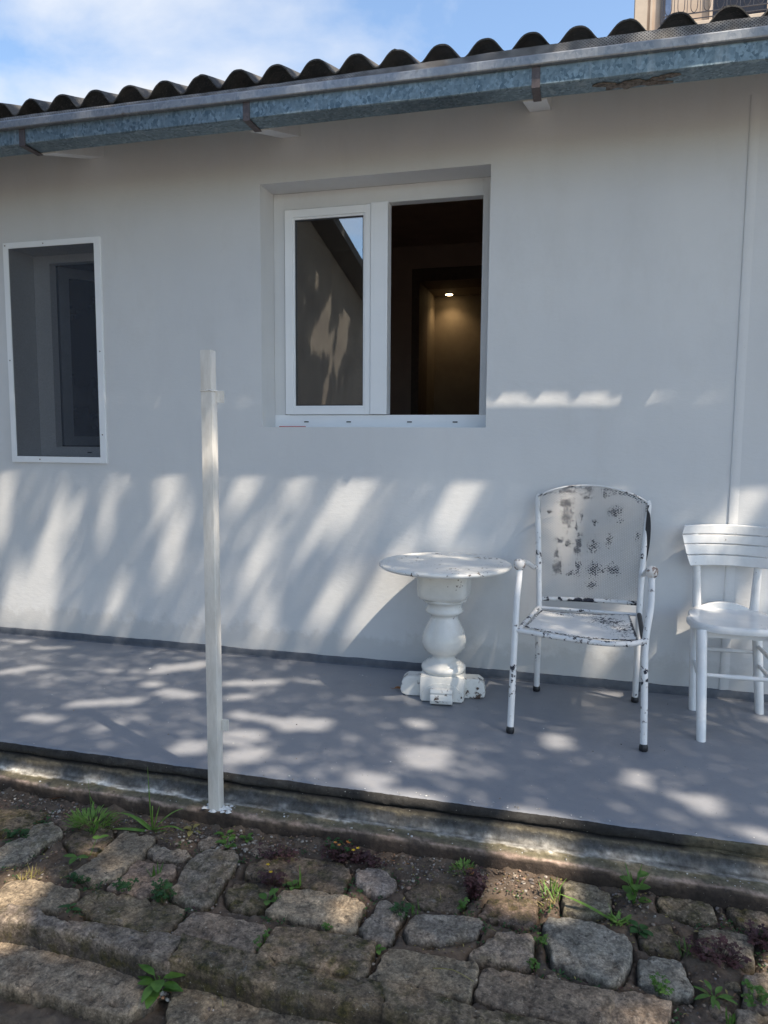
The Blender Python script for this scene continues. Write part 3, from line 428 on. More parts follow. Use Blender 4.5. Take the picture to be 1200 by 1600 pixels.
def wk(V):
    x=V[:,:,0]; k=np.arange(V.shape[1])[None,:]
    cw=(fbm(xs2*9,0,31,5)-.5)*.011; fade=1-ss(.33,.37,xs2)
    for j in range(6,10): V[:,j,2]+=cw*1.0; V[:,j,1]=V[:,j,1]*fade+(-1.3815-.0012*(j-6))*(1-fade)
    for j in (4,5): V[:,j,2]+=cw*.6
    V[:,10,2]+=cw*.7
    V[:,:,1]+=(fbm(x*16,k*.9,33)-.5)*.008+(fbm(x*60,k*3.1,34,2)-.5)*.0045; V[:,:,2]+=(fbm(x*13,k*.7+9,35)-.5)*.005+(fbm(x*60,k*2.7,36,2)-.5)*.0025
    chip=np.clip(fbm(x*20,k*0,37,3)-.62,0,1); 
    V[:,22:25,1]+=(chip[:,22:25])*.06; V[:,22:25,2]-=chip[:,22:25]*.03
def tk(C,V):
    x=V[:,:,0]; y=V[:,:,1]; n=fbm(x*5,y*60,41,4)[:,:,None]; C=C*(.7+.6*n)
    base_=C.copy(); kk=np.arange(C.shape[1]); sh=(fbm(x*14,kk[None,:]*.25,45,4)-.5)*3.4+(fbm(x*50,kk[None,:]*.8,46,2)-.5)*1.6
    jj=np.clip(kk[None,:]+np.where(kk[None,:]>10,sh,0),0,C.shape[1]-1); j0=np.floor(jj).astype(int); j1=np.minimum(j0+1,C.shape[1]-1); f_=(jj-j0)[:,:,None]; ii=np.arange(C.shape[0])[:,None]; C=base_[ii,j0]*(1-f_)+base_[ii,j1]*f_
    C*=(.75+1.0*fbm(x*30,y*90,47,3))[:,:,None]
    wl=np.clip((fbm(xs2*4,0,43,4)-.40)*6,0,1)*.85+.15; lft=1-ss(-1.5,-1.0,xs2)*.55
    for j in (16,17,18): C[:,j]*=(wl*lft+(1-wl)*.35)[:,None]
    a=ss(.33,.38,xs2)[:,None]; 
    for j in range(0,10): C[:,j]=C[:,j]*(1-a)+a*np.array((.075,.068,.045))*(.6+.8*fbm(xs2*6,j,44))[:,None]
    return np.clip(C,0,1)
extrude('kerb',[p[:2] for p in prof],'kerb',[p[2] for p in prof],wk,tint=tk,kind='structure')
# ================================================================== house
house=empty('house',(-1.2,0,0),'single storey white rendered house with a corrugated roof above a grey porch','house')
HX0,HX1,HZ=-7.0,3.6,3.02
MW=(-1.712,-.483,1.299,2.583); LW=(-3.33,-2.715,1.115,2.345)
def wall_face(holes,reveals,bowx=.679):
    xc=sorted({HX0,HX1,*[h[0] for h in holes],*[h[1] for h in holes]}); zc=sorted({0.0-.05,HZ,*[h[2] for h in holes],*[h[3] for h in holes]})
    g=Geo()
    for i in range(len(xc)-1):
        for j in range(len(zc)-1):
            x0,x1,z0,z1=xc[i],xc[i+1],zc[j],zc[j+1]
            if any(x0>=h[0]-1e-6 and x1<=h[1]+1e-6 and z0>=h[2]-1e-6 and z1<=h[3]+1e-6 for h in holes): continue
            g.add([(x0,0,z0),(x1,0,z0),(x1,0,z1),(x0,0,z1)],[(0,1,2,3)]); g.add([(x0,.32,z0),(x1,.32,z0),(x1,.32,z1),(x0,.32,z1)],[(3,2,1,0)])
    for (x0,x1,z0,z1) in holes:
        g.add([(x0,0,z0),(x0,.32,z0),(x0,.32,z1),(x0,0,z1)],[(0,1,2,3)]); g.add([(x1,0,z0),(x1,.32,z0),(x1,.32,z1),(x1,0,z1)],[(3,2,1,0)])
        g.add([(x0,0,z0),(x1,0,z0),(x1,.32,z0),(x0,.32,z0)],[(0,1,2,3)]); g.add([(x0,0,z1),(x1,0,z1),(x1,.32,z1),(x0,.32,z1)],[(3,2,1,0)])
    g.add([(HX0,0,-.05),(HX0,5.5,-.05),(HX0,5.5,HZ+.5),(HX0,0,HZ)],[(3,2,1,0)]); g.add([(HX1,0,-.05),(HX1,5.5,-.05),(HX1,5.5,HZ+.5),(HX1,0,HZ)],[(0,1,2,3)])
    g.add([(HX0,5.5,-.05),(HX1,5.5,-.05),(HX1,5.5,HZ+.5),(HX0,5.5,HZ+.5)],[(3,2,1,0)])
    return g
w=wall_face([MW,LW],None).obj('wall','wall',house,fix=False)
# soft rounded plaster arris along the join in the wall
g=Geo(); g.prism([(.668,.003),(.673,-.005),(.679,-.0065),(.700,-.003),(.724,.002)],'z',.042,2.78); g.obj('plaster_joint','wall',house,smooth=True)
# skirting band painted dark grey, uneven top
sx=np.arange(HX0,HX1,.02); n=len(sx); top=.040+(fbm(sx*9,0,51,4)-.5)*.010; V=[];Fq=[]
for i,x in enumerate(sx):
    y=-.010+(fbm(x*12,1,52)-.5)*.004; V+= [(x,0.0,top[i]+.002),(x,y*.7,top[i]),(x,y,top[i]-.005),(x,y-.002,.006),(x,y-.012,-.004)]
    if i: b_=(i-1)*5; Fq+=[(b_+k,b_+k+5,b_+k+6,b_+k+1) for k in range(4)]
mesh('skirting',V,Fq,'skirt',house,smooth=True)
# rooms behind the two windows (seen through the open sash)
def room(name,x0,x1,y0,y1,z0,z1,mat,door=None):
    g=Geo(); g.add([(x0,y0,z0),(x1,y0,z0),(x1,y1,z0),(x0,y1,z0)],[(0,1,2,3)]); g.add([(x0,y0,z1),(x1,y0,z1),(x1,y1,z1),(x0,y1,z1)],[(3,2,1,0)])
    g.add([(x0,y0,z0),(x0,y1,z0),(x0,y1,z1),(x0,y0,z1)],[(0,1,2,3)]); g.add([(x1,y0,z0),(x1,y1,z0),(x1,y1,z1),(x1,y0,z1)],[(3,2,1,0)])
    if door:
        a,b,h=door; g.add([(x0,y1,z0),(a,y1,z0),(a,y1,z1),(x0,y1,z1)],[(0,1,2,3)]); g.add([(b,y1,z0),(x1,y1,z0),(x1,y1,z1),(b,y1,z1)],[(0,1,2,3)]); g.add([(a,y1,h),(b,y1,h),(b,y1,z1),(a,y1,z1)],[(0,1,2,3)])
    else: g.add([(x0,y1,z0),(x1,y1,z0),(x1,y1,z1),(x0,y1,z1)],[(0,1,2,3)])
    return g.obj(name,mat,house,fix=False)
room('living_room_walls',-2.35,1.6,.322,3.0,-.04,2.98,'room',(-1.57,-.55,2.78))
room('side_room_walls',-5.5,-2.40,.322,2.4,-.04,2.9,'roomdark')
g=Geo(); g.box(-1.60,-1.50,3.002,3.38,-.04,2.80); g.box(-1.50,-.62,3.002,3.38,2.665,2.80); g.box(-.62,-.5,3.002,3.38,-.04,2.80); g.obj('door_lining','roomdark',house)
g=Geo(); g.add([(-1.502,3.37,-.04),(-1.502,3.76,-.04),(-1.502,3.76,2.665),(-1.502,3.37,2.667)],[(0,1,2,3)]); g.add([(-.618,3.37,-.04),(-.618,3.76,-.04),(-.618,3.76,2.665),(-.618,3.37,2.665)],[(3,2,1,0)])
g.add([(-1.502,3.76,-.04),(-.618,3.76,-.04),(-.618,3.76,2.665),(-1.502,3.76,2.665)],[(0,1,2,3)]); g.add([(-1.502,3.37,2.664),(-.618,3.37,2.664),(-.618,3.76,2.664),(-1.502,3.76,2.664)],[(3,2,1,0)]); g.obj('alcove','alcove',house,fix=False)
g=Geo(); g.lathe(-1.335,3.62,[(.045,2.663),(.047,2.656),(.040,2.653)],24); dl=g.obj('downlight','pvc',house,smooth=True)
g=Geo(); g.lathe(-1.335,3.62,[(.036,2.6525),(.030,2.648),(.01,2.646)],24); g.obj('lamp_lens','lamp',dl,smooth=True)
ld=bpy.data.lights.new('downlight_beam','SPOT'); ld.energy=3.4; ld.spot_size=math.radians(130); ld.spot_blend=.9; ld.color=(1,.70,.36); ld.shadow_soft_size=.03
lo=bpy.data.objects.new('downlight_beam',ld); COL.objects.link(lo); lo.location=(-1.335,3.62,2.63)
lo.parent=dl; lo.matrix_parent_inverse=Matrix.Identity(4); lo.location=(-1.335+1.2,3.62,2.63)
# ---- main window
x0,x1,z0,z1=MW
def ring(g,x0,x1,z0,z1,y0,y1,l,r,b_,t,bev=0):
    g.box(x0,x0+l,y0,y1,z0,z1,bev); g.box(x1-r,x1,y0,y1,z0,z1,bev); g.box(x0+l,x1-r,y0,y1,z0,z0+b_,bev); g.box(x0+l,x1-r,y0,y1,z1-t,z1,bev)
g=Geo(); g.box(x0+.001,x0+.065,.175,.240,z0+.07,z1-.001,.0015); g.box(x1-.059,x1-.001,.175,.240,z0+.07,z1-.001,.0015); g.box(x0+.065,x1-.059,.175,.240,z1-.088,z1-.001,.0015); win=g.obj('window','wall',house)
g=Geo(); g.box(x0+.001,x1-.001,.1745,.240,z0+.001,z0+.070,.002); g.obj('bottom_frame','pvc',win)
g=Geo(); g.box(-1.6475,-1.641,.178,.195,1.3705,2.4945); g.box(-1.641,-1.05,.180,.195,2.4905,2.4950); g.obj('gasket','gasket',win)
g=Geo(); ring(g,-1.640,-1.143,1.3715,2.490,.160,.220,.046,.032,.038,.042,.003); sash=g.obj('sash','pvc',win)
g=Geo(); ring(g,-1.5935,-1.1755,1.4100,2.4475,.167,.205,.010,.010,.010,.010); g.obj('glazing_bead','pvc',sash)
g=Geo(); ring(g,-1.583,-1.186,1.4205,2.437,.175,.187,.006,.006,.006,.006); g.obj('gasket','gasket',sash)
g=Geo(); g.box(-1.581,-1.188,.180,.186,1.4225,2.435); g.obj('glass_pane','glass',sash)
g=Geo(); g.box(-1.1405,-1.046,.153,.233,1.3720,2.4945,.004); g.box(-1.121,-1.118,.1515,.1535,1.378,2.489); g.obj('meeting_stile','pvc',win)
for x in (-1.520,-1.269,-.921,-.670):
    g=Geo(); g.box(x-.013,x+.013,.1715,.1755,1.3275,1.3335); g.obj('drain_slot','gasket',win)
g=Geo(); g.box(-1.684,-1.524,.167,.1745,1.3003,1.3050); g.obj('tape_strip','red',win)
# ---- left window behind its fly screen
x0,x1,z0,z1=LW
g=Geo(); ring(g,x0+.001,x1-.001,z0+.001,z1-.001,.200,.258,.115,.055,.058,.048,.0015); lwin=g.obj('window','pvc',house)
g=Geo(); g.box(-2.98,-2.955,.192,.2005,1.137,1.143); g.obj('drain_slot','gasket',lwin)
g=Geo(); g.add([(0,0,0)],[]) if False else None
def rot_box(g,hx,hy,ang,a0,a1,b0,b1,z0,z1):           # box in a frame hinged at (hx,hy) and turned by ang
    c,s=math.cos(ang),math.sin(ang); V=[]
    for z in (z0,z1):
        for a,b2 in ((a0,b0),(a1,b0),(a1,b1),(a0,b1)): V.append((hx+a*c-b2*s,hy+a*s+b2*c,z))
    g.add(V,[(0,3,2,1),(4,5,6,7),(0,1,5,4),(1,2,6,5),(2,3,7,6),(3,0,4,7)])
an=math.radians(52); hx,hy=-3.20,.262
g=Geo(); rot_box(g,hx,hy,an,0,.060,0,.055,1.18,2.29); rot_box(g,hx,hy,an,.42,.48,0,.055,1.18,2.29); rot_box(g,hx,hy,an,.060,.42,0,.055,1.18,1.24); rot_box(g,hx,hy,an,.060,.42,0,.055,2.23,2.29); s2=g.obj('open_sash','shaded_pvc',lwin)
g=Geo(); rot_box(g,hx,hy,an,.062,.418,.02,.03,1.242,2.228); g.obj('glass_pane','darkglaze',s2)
g=Geo(); ring(g,-3.362,-2.700,1.082,2.374,-.013,-.0005,.034,.040,.036,.033,.002); fs=g.obj('fly_screen','pvc',house)
g=Geo(); g.add([(-3.329,-.006,1.117),(-2.739,-.006,1.117),(-2.739,-.006,2.342),(-3.329,-.006,2.342)],[(0,1,2,3)]); g.obj('netting','netting',fs,fix=False)
for x,z in ((-3.08,2.357),(-3.345,1.69),(-2.72,1.73),(-2.72,1.25),(-3.16,1.100),(-3.346,2.358)):
    g=Geo(); b_=len(g.V); g.prism([(x+.004*math.cos(a),z+.004*math.sin(a)) for a in np.linspace(0,6.283,11)[:-1]],'y',-.0155,-.0131); g.obj('screw','screw',fs)
# ---- rafters
for xc in (-5.2,-3.93,-2.71,-1.528,-.251,.98,2.2):
    g=Geo(); A=[(-.405,2.685),(-.001,2.805),(-.001,2.925),(-.405,2.80)]; g.prism(A,'x',xc-.05,xc+.05); g.obj('rafter','wall',house)
# ---- gutter
GX0,GX1=-7.2,3.9; gx=[GX0,-5.2,-3.98,-2.76,-1.538,-.239,.98,2.2,GX1]
V=[];g=Geo()
P=[(-.411,2.736),(-.411,2.690),(-.517,2.692),(-.521,2.697),(-.521,2.766),(-.538,2.769),(-.540,2.773),(-.540,2.800),(-.536,2.804),(-.522,2.802),(-.516,2.797),(-.516,2.700),(-.415,2.697),(-.415,2.736)]
xs3=np.arange(GX0,GX1,.03); n=len(P); V=[]; Fq=[]
for i,x in enumerate(xs3):
    for j,(y,z) in enumerate(P): V.append((x,y+.003*(fbm(x*1.7,j*.4,61)-.5),z+.004*(fbm(x*1.3,3,62)-.5)+.0015*(fbm(x*9,j,63)-.5)))
    if i: b_=(i-1)*n; Fq+=[(b_+k,b_+n+k,b_+n+(k+1)%n,b_+(k+1)%n) for k in range(n)]
gut=mesh('gutter',V,Fq,'galv',house,smooth=True,sharp=30)
for i,x in enumerate(xs3): pass
g=Geo()
V=[];Fq=[]
LP=[(-.5225,2.8045),(-.5405,2.8065),(-.5432,2.802),(-.5432,2.772),(-.5405,2.7675),(-.5225,2.765)]
for i,x in enumerate(xs3):
    for j,(y,z) in enumerate(LP): V.append((x,y+.003*(fbm(x*1.7,.4,61)-.5),z+.004*(fbm(x*1.3,3,62)-.5)))
    if i: b_=(i-1)*6; Fq+=[(b_+k,b_+6+k,b_+7+k,b_+k+1) for k in range(5)]
mesh('rolled_lip',V,Fq,'lip',gut,smooth=True,sharp=30)
for x in gx[1:-1]:
    g=Geo(); g.box(x-.017,x+.017,-.5262,-.5215,2.684,2.7645); g.box(x-.017,x+.017,-.5260,-.395,2.6835,2.6885); g.obj('strap','strap',gut)
# corroded flakes along the gutter's underside
g=Geo()
for k in range(26):
    x=.02+.27*RS.rand(); y=-.49+.07*RS.rand(); r_=.006+.014*RS.rand(); g.prism([(x+r_*(1+.8*RS.rand())*1.6*math.cos(a),y+r_*(.5+.6*RS.rand())*math.sin(a)) for a in np.linspace(0,6.28,9)[:-1]],'z',2.6875-.002*RS.rand(),2.6905)
b=MB('gutter_rust'); n_=b.noise(60,5,.7); b.color(b.mix(b.ramp(n_,.4,.6),(.06,.05,.042),(.20,.17,.145))).rough(.9).bump(n_,.003,1); b.done('rust'); g.obj('rust_patch','rust',gut)
# perforated strip standing in the gutter mouth
V=[];Fq=[]
for i,x in enumerate(xs3):
    z=2.850+.024*float(ss(-1.9,.6,x))+.006*(fbm(x*3,0,66)-.5)+.004*(fbm(x*15,0,67)-.5)
    V+=[(x,-.512,2.790),(x,-.497,2.835),(x,-.480,z),(x,-.478,z-.002),(x,-.495,2.833),(x,-.510,2.790)]
    if i: b_=(i-1)*6; Fq+=[(b_+k,b_+6+k,b_+6+(k+1)%6,b_+(k+1)%6) for k in range(6)]
mesh('perforated_strip',V,Fq,'comb',house,smooth=True)
g=Geo(); g.box(HX0,HX1,-.400,-.385,2.757,2.885); g.obj('sun_stop_board','gasket',house)  # dark board added to stop sun under the crests, trimming the wall's light strip
# corrugated roof
rx=np.arange(-7.1,3.8,.0125); PIT=.1927; amp=.034
row_y=[-.440,-.430,-.36,0,1.2,2.6,4.0]; V=[];Fq=[]; n=len(row_y)*2
def rz(x,y): return 2.922+.30*(y+.435)+amp*(np.cos(2*math.pi*(x-.115)/PIT)-.17*np.cos(4*math.pi*(x-.115)/PIT)+.05)
for i,x in enumerate(rx):
    ph=math.floor((x-.115)/.965); jy=(.006*((ph*7)%3-1)); jz=.004*((ph*5)%3-1)+.003*(fbm(x*2,0,71)-.5)
    rag=.004*(fbm(x*60,0,72)-.5)
    for y in row_y: V.append((x,y+(jy+rag if y<-.4 else 0),rz(x,y)+jz*(y<0)))
    for y in row_y[::-1]: V.append((x,y+(jy+rag if y<-.4 else 0),rz(x,y)-.0075+jz*(y<0)))
    if i: b_=(i-1)*n; Fq+=[(b_+k,b_+n+k,b_+n+(k+1)%n,b_+(k+1)%n) for k in range(n)]
mesh('roof',V,Fq,'roof',house,smooth=True,sharp=50)
# ================================================================== pedestal table
tx,ty=-.622,-.330
T=empty('pedestal_table',(tx,ty,0),'round white painted table on a turned balustrade pedestal, chipped around its rim','table')
g=Geo(); g.lathe(tx,ty,[(.02,.630),(.296,.630),(.307,.632),(.314,.637),(.316,.643),(.314,.649),(.306,.6535),(.29,.6545),(.20,.6548),(.10,.655),(.02,.655)],96); g.obj('tabletop','crim',T,smooth=True,sharp=60)
g=Geo(); s8=.55
prof=[(.100,.630,s8),(.115,.628,s8),(.117,.60,s8),(.117,.535,s8),(.116,.505,.45),(.111,.490,.3),(.103,.482,.15),(.101,.478,0),(.106,.474,0),(.104,.468,0),(.088,.463,0),(.082,.452,0),(.081,.440,0),(.085,.431,0),(.091,.424,0),(.090,.416,0),(.082,.409,0),(.070,.403,0),(.064,.396,0),(.065,.385,0),(.074,.367,0),(.087,.343,0),(.098,.315,0),(.105,.288,0),(.107,.268,0),(.103,.248,0),(.093,.230,0),(.078,.216,0),(.062,.207,0),(.056,.199,0),(.055,.190,0),(.062,.180,0),(.078,.172,0),(.088,.166,0),(.090,.161,0),(.098,.158,0),(.106,.151,0),(.108,.141,0),(.105,.131,0),(.096,.124,0),(.094,.120,0)]
g.lathe(tx,ty,prof,64); g.obj('pedestal','ctable',T,smooth=True,sharp=55)
g=Geo(); a0=math.radians(7)
def rb(g,x0,x1,y0,y1,z0,z1,bev,a=a0):
    h=Geo(); h.box(x0,x1,y0,y1,z0,z1,bev); c,s=math.cos(a),math.sin(a); g.add([(tx+x*c-y*s,ty+x*s+y*c,z) for x,y,z in h.V],h.F)
rb(g,-.106,.106,-.106,.106,.004,.122,.016)
h=Geo(); A=[]
for k in range(13):
    t=math.pi*k/12; A.append((.096*math.cos(t),.030+.062*math.sin(t)))
A=[(.096,.006)]+A+[(-.096,.006)]
h.prism(A,'y',-.112,-.1055); c,s=math.cos(a0),math.sin(a0); g.add([(tx+x*c-y*s,ty+x*s+y*c,z) for x,y,z in h.V],h.F)
g.obj('plinth','ctable',T,smooth=True,sharp=35)
def foot(ang,l0,l1,w,h1,nm='foot'):
    g=Geo(); A=[(l0,.002),(l1-.03,.002),(l1-.006,.012),(l1,.030),(l1-.003,.050),(l1-.010,.056),(l1-.004,.064),(l1-.012,.082),(l1-.035,h1),(l0,h1)]
    c,s=math.cos(ang),math.sin(ang); h=Geo(); h.prism(A,'y',-w/2,w/2)
    g.add([(tx+x*c-y*s,ty+x*s+y*c,z) for x,y,z in h.V],h.F); o=g.obj(nm,'cfoot',T,bevel=.005)
    for k in ((-1,0,1) if nm=='front_foot' else (0,)): 
        pass
    return o
for k in (0,2): foot(a0+math.pi/2*k,.10,.205,.085,.098)
foot(a0-math.pi/2,.10,.172,.105,.070,'foot'); foot(a0+math.pi/2,.10,.20,.085,.098)
# ================================================================== metal armchair
C_=empty('metal_armchair',(.04,-.42,0),'white metal armchair with a perforated back and seat, its paint flaking off black metal','chair')
def fy(z): return -.168+(z-.43)*.19
feet={'l':(-.262,-.712),'r':(.272,-.747)}
for s,(fx,fy0),kn in (('l',feet['l'],(-.253,-.55,.700)),('r',feet['r'],(.290,-.575,.698))):
    g=Geo(); k=Vector(kn); g.tube([(fx,fy0,.018),(fx*.99,fy0+.03,.22),(fx*.985,fy0+.07,.42),(k.x-.004,fy0+.115,.56),(k.x,k.y-.018,.64),(k.x,k.y,.690)],.0140,16); leg=g.obj('leg','cmetal',C_,smooth=True)
    g=Geo(); g.lathe(fx,fy0,[(.015,.001),(.0175,.004),(.0175,.018),(.0150,.026),(.0125,.030)],18); g.obj('foot_cap','rubber',leg,smooth=True)
    g=Geo(); rear=Vector((-.203,-.125,.617)) if s=='l' else Vector((.287,-.145,.612))
    g.tube([k,k+Vector((0,.05,.004)),k.lerp(rear,.45)+Vector((0,0,.012)),k.lerp(rear,.8)+Vector((0,0,-.002)),rear],.0105,14); arm=g.obj('armrest','cmetal',C_,smooth=True)
    g=Geo(); g.lathe(k.x,k.y-.004,[(.004,.676),(.014,.677),(.0215,.684),(.0255,.695),(.0255,.706),(.0215,.717),(.013,.723),(.003,.725)],24); g.obj('arm_knob','knob',arm,smooth=True)
for pts,fx in (([(-.186,-.150,.018),(-.184,-.168,.25),(-.184,-.170,.43),(-.192,-.130,.60),(-.206,-.075,.86),(-.208,-.062,.945),(-.200,-.058,.968)],-.186),([(.275,-.176,.018),(.276,-.190,.25),(.277,-.192,.43),(.284,-.152,.60),(.302,-.095,.86),(.306,-.082,.93),(.300,-.078,.952)],.275)):
    g=Geo(); g.tube(pts,.0140,16); leg=g.obj('leg','cmetal',C_,smooth=True)
    g=Geo(); g.lathe(fx,pts[0][1],[(.015,.001),(.0175,.004),(.0175,.018),(.0150,.026),(.0125,.030)],18); g.obj('foot_cap','rubber',leg,smooth=True)
# perforated back panel: arched outline, slightly dished, rim folded backwards
def bx(u,v):
    u=min(1.0,max(0.0,float(u)))  # u 0..1 left-right, v 0..1 bottom-top(edge height)
    xl=-.178-.028*v; xr=.279+.025*v; zt_l,zt_r=.962,.945; arch=.066*(1-(2*u-1)**2)**.8
    zb=.472+.008*u; ztop=zt_l*(1-u)+zt_r*u+arch; z=zb+(ztop-zb)*v; x=xl+(xr-xl)*u
    y=-.106-.020*u+(z-.48)*.135*(1-0)*.72+.012*(2*u-1)**2*-1+.010
    return x,y-.012*(2*u-1)**2,z
BL=[(340,165,80,26),(535,125,45,45),(860,160,95,28),(1010,215,55,30),(340,400,45,85),(335,280,55,45),(470,390,18,38),(600,448,22,22),(775,345,55,38),(835,430,22,20),(436,500,18,30),(272,620,42,24),(355,650,28,26),(455,640,26,80),(445,705,30,40),(595,665,40,50),(735,615,24,48),(990,565,16,30),(256,870,40,55),(385,925,32,22),(455,870,22,60),(600,885,58,55),(785,880,48,42),(690,895,22,22),(590,1030,45,30),(250,740,20,40),(520,215,40,22),(690,190,26,26),(150,180,60,14),(175,355,22,14)]
nu,nv=90,110; V=[];CH=[]
# photograph-independent wear map: worn patches given in panel coordinates
for j in range(nv+1):
    for i in range(nu+1):
        u,v=i/nu,j/nv; V.append(bx(u,v)); px=75+(1065-75)*u+20*(1-v)*(1-2*u)*1.2; top=215-120*(1-(2*u-1)**2)**.8+35*u; py=1135+25*u+(top-1135-25*u)*v
        c=0
        for (a,b2,ra,rb_) in BL: c=max(c,1.15-.62*math.hypot((px-a)/ra/1.25,(py-b2)/rb_/1.25))
        ed=min(u,1-u)*(.48/.006); ev=(1-v)*.48/.007
        if ev<2.2 or ed<1.2: c=max(c,.62+.15*(u>.6))
        CH.append(max(0,min(1,c))*.70)
I=np.arange((nu+1)*(nv+1)).reshape(nv+1,nu+1); F=np.stack([I[:-1,:-1],I[:-1,1:],I[1:,1:],I[1:,:-1]],-1).reshape(-1,4)
bk=mesh('backrest',V,F,'cback',C_,smooth=True,sharp=180,attrs={'chip':CH})
g=Geo(); rim=[bx(0,v) for v in np.linspace(.0,1,14)]+[bx(u,1) for u in np.linspace(.04,.96,24)]+[bx(1,v) for v in np.linspace(1,0,14)]
g.tube(rim,.0042,8,smooth=0); g.obj('back_rim','crail',bk,smooth=True)
# folded dark flank on the right edge of the back
g=Geo(); R_=[bx(1,v) for v in np.linspace(.36,.985,16)]
for i,p in enumerate(R_):
    t=i/15; w_=.019*math.sin(math.pi*min(1,t*1.05+.02))**.5 if 0<t<1 else .004; g.V+=[(p[0]-.003,p[1]-.010,p[2]),(p[0]+w_*1.15,p[1]-.020,p[2]-.002),(p[0]+w_*1.25,p[1]+.004,p[2]-.003)]
    if i: b_=(i-1)*3; g.F+=[(b_,b_+1,b_+4,b_+3),(b_+1,b_+2,b_+5,b_+4)]
g.obj('folded_edge','gasket',bk,smooth=True)
g=Geo(); pts=[bx(u,-.012) for u in np.linspace(0,1,9)]; g.tube([(p[0],p[1]-.003,p[2]-.004) for p in pts],.0105,12,smooth=2); g.obj('back_rail','crail2',C_,smooth=True)
# seat
SQ=[(-.222,-.560),(.243,-.655),(.232,-.215),(-.170,-.245)]; nu,nv=70,50; V=[];CH=[]
for j in range(nv+1):
    for i in range(nu+1):
        u,v=i/nu,j/nv; a=Vector(SQ[0]).lerp(Vector(SQ[1]),u); b2=Vector(SQ[3]).lerp(Vector(SQ[2]),u); p=a.lerp(b2,v); bow=-.045*(4*u*(1-u))*(1-v)*.7
        V.append((p.x,p.y+bow,.4275+.007*math.cos((u-.5)*math.pi)*-1+.004*v)); ed=min(u,1-u)*35; ev=min(v,1-v)*28
        CH.append(.5*(ed<1)+.5*(ev<1)+.52*math.exp(-((u-.72)/.2)**2-((v-.72)/.22)**2)+.46*math.exp(-((u-.9)/.15)**2-((v-.35)/.3)**2)+.34*math.exp(-((u-.25)/.3)**2-((v-.9)/.12)**2))
I=np.arange((nu+1)*(nv+1)).reshape(nv+1,nu+1); F=np.stack([I[:-1,:-1],I[:-1,1:],I[1:,1:],I[1:,:-1]],-1).reshape(-1,4)
o=mesh('seat',V,F,'cseat',C_,smooth=True,sharp=180,attrs={'chip':CH}); md=o.modifiers.new('thickness','SOLIDIFY'); md.thickness=.003
g=Geo(); g.tube([(-.258,-.640,.428),(-.20,-.650,.426),(-.05,-.680,.419),(.10,-.700,.416),(.21,-.700,.422),(.268,-.682,.436)],.0115,14); g.obj('seat_rail','crail',C_,smooth=True)
for A,B in (((-.250,-.645,.422),(-.184,-.170,.430)),((.262,-.690,.424),(.277,-.190,.430))):
    g=Geo(); g.tube([A,B],.0105,12,smooth=0); g.obj('seat_rail','crail' if A[0]<0 else 'gasket',C_,smooth=True)
g=Geo(); g.tube([(-.184,-.170,.427),(.277,-.190,.427)],.008,12,smooth=0); g.obj('seat_rail','cmetal',C_,smooth=True)
# ================================================================== wooden chair
W_=empty('wooden_chair',(.665,-.30,0),'white painted wooden chair with four curved back slats at the right edge of the porch','chair')
wc=.668
def slat(z0,z1):
    g=Geo(); n=20; rows=[]
    def hw(z): 
        t=(z-.658)/.19; return .168+.050*t**.8-(.022*max(0,(z-.825)/.025)**2)
    for i in range(n+1):
        t=-1+2*i/n; col=[]
        for y_,z_ in ((0,z0),(0,z1),(1,z1),(1,z0)):
            h=hw(z_); x=wc+h*t; y=-.030-.055*t*t-.010+(z_-.66)*.10; col.append((x,y-(.017 if y_==0 else 0),z_-.004*t*t*(z_>.84)))
        g.V+=col
        if i: b_=(i-1)*4; g.F+=[(b_+k,b_+4+k,b_+4+(k+1)%4,b_+(k+1)%4) for k in range(4)]
    g.F+=[(3,2,1,0),tuple(n*4+k for k in range(4))]; g.obj('back_slat','cwood',W_,bevel=.004)
for a,b2 in ((.8045,.849),(.7595,.8015),(.7090,.7565),(.658,.7060)): slat(a,b2)
for sx_ in (-1,1):
    x=wc+sx_*.125; g=Geo(); g.tube([(x+sx_*.022,-.052,.83),(x+sx_*.012,-.056,.70),(x+sx_*.006,-.060,.62),(x,-.062,.455)],[.012,.016,.018,.021],16); g.obj('back_post','cwood',W_,smooth=True)
# saddle seat
g=Geo(); n=56; out=[]
for k in range(n):
    a=2*math.pi*k/n; ca,sa=math.cos(a),math.sin(a); p=2.9; q=(abs(ca)**p+abs(sa)**p)**(-1/p); x=.188*q*ca*(1.03 if sa<0 else .95); y=.200*q*sa; out.append((x,y))
rings=[(.93,.418),(.99,.422),(1.0,.432),(.995,.446),(.97,.4515),(.85,.449),(.6,.4455),(.3,.4445),(.02,.444)]
for f_,z_ in rings:
    for x,y in out: g.V.append((wc+x*f_,-.235+y*f_,z_+max(0,(y*f_-.06)/.14)**2*.012))
for r_ in range(len(rings)-1):
    for k in range(n): g.F.append((r_*n+k,r_*n+(k+1)%n,(r_+1)*n+(k+1)%n,(r_+1)*n+k))
g.F.append(tuple(range(n))[::-1]); g.F.append(tuple(len(g.V)-n+k for k in range(n))); g.obj('seat','cwood',W_,smooth=True,sharp=55)
g=Geo(); A=[]
for k in range(15): t=-1+2*k/14; A.append((wc+.118*t,.452+.034*(1-t*t)**.9))
A=[(wc+.118,.449)]+A[::-1]+[(wc-.118,.449)]; g.prism(A,'y',-.072,-.050); g.obj('rear_crest','cwood',W_,bevel=.003)
FL=[((.512,-.572,.002),(.520,-.400,.425)),((.826,-.565,.002),(.815,-.400,.425)),((.530,-.195,.002),(.538,-.085,.425)),((.818,-.166,.002),(.802,-.085,.425))]
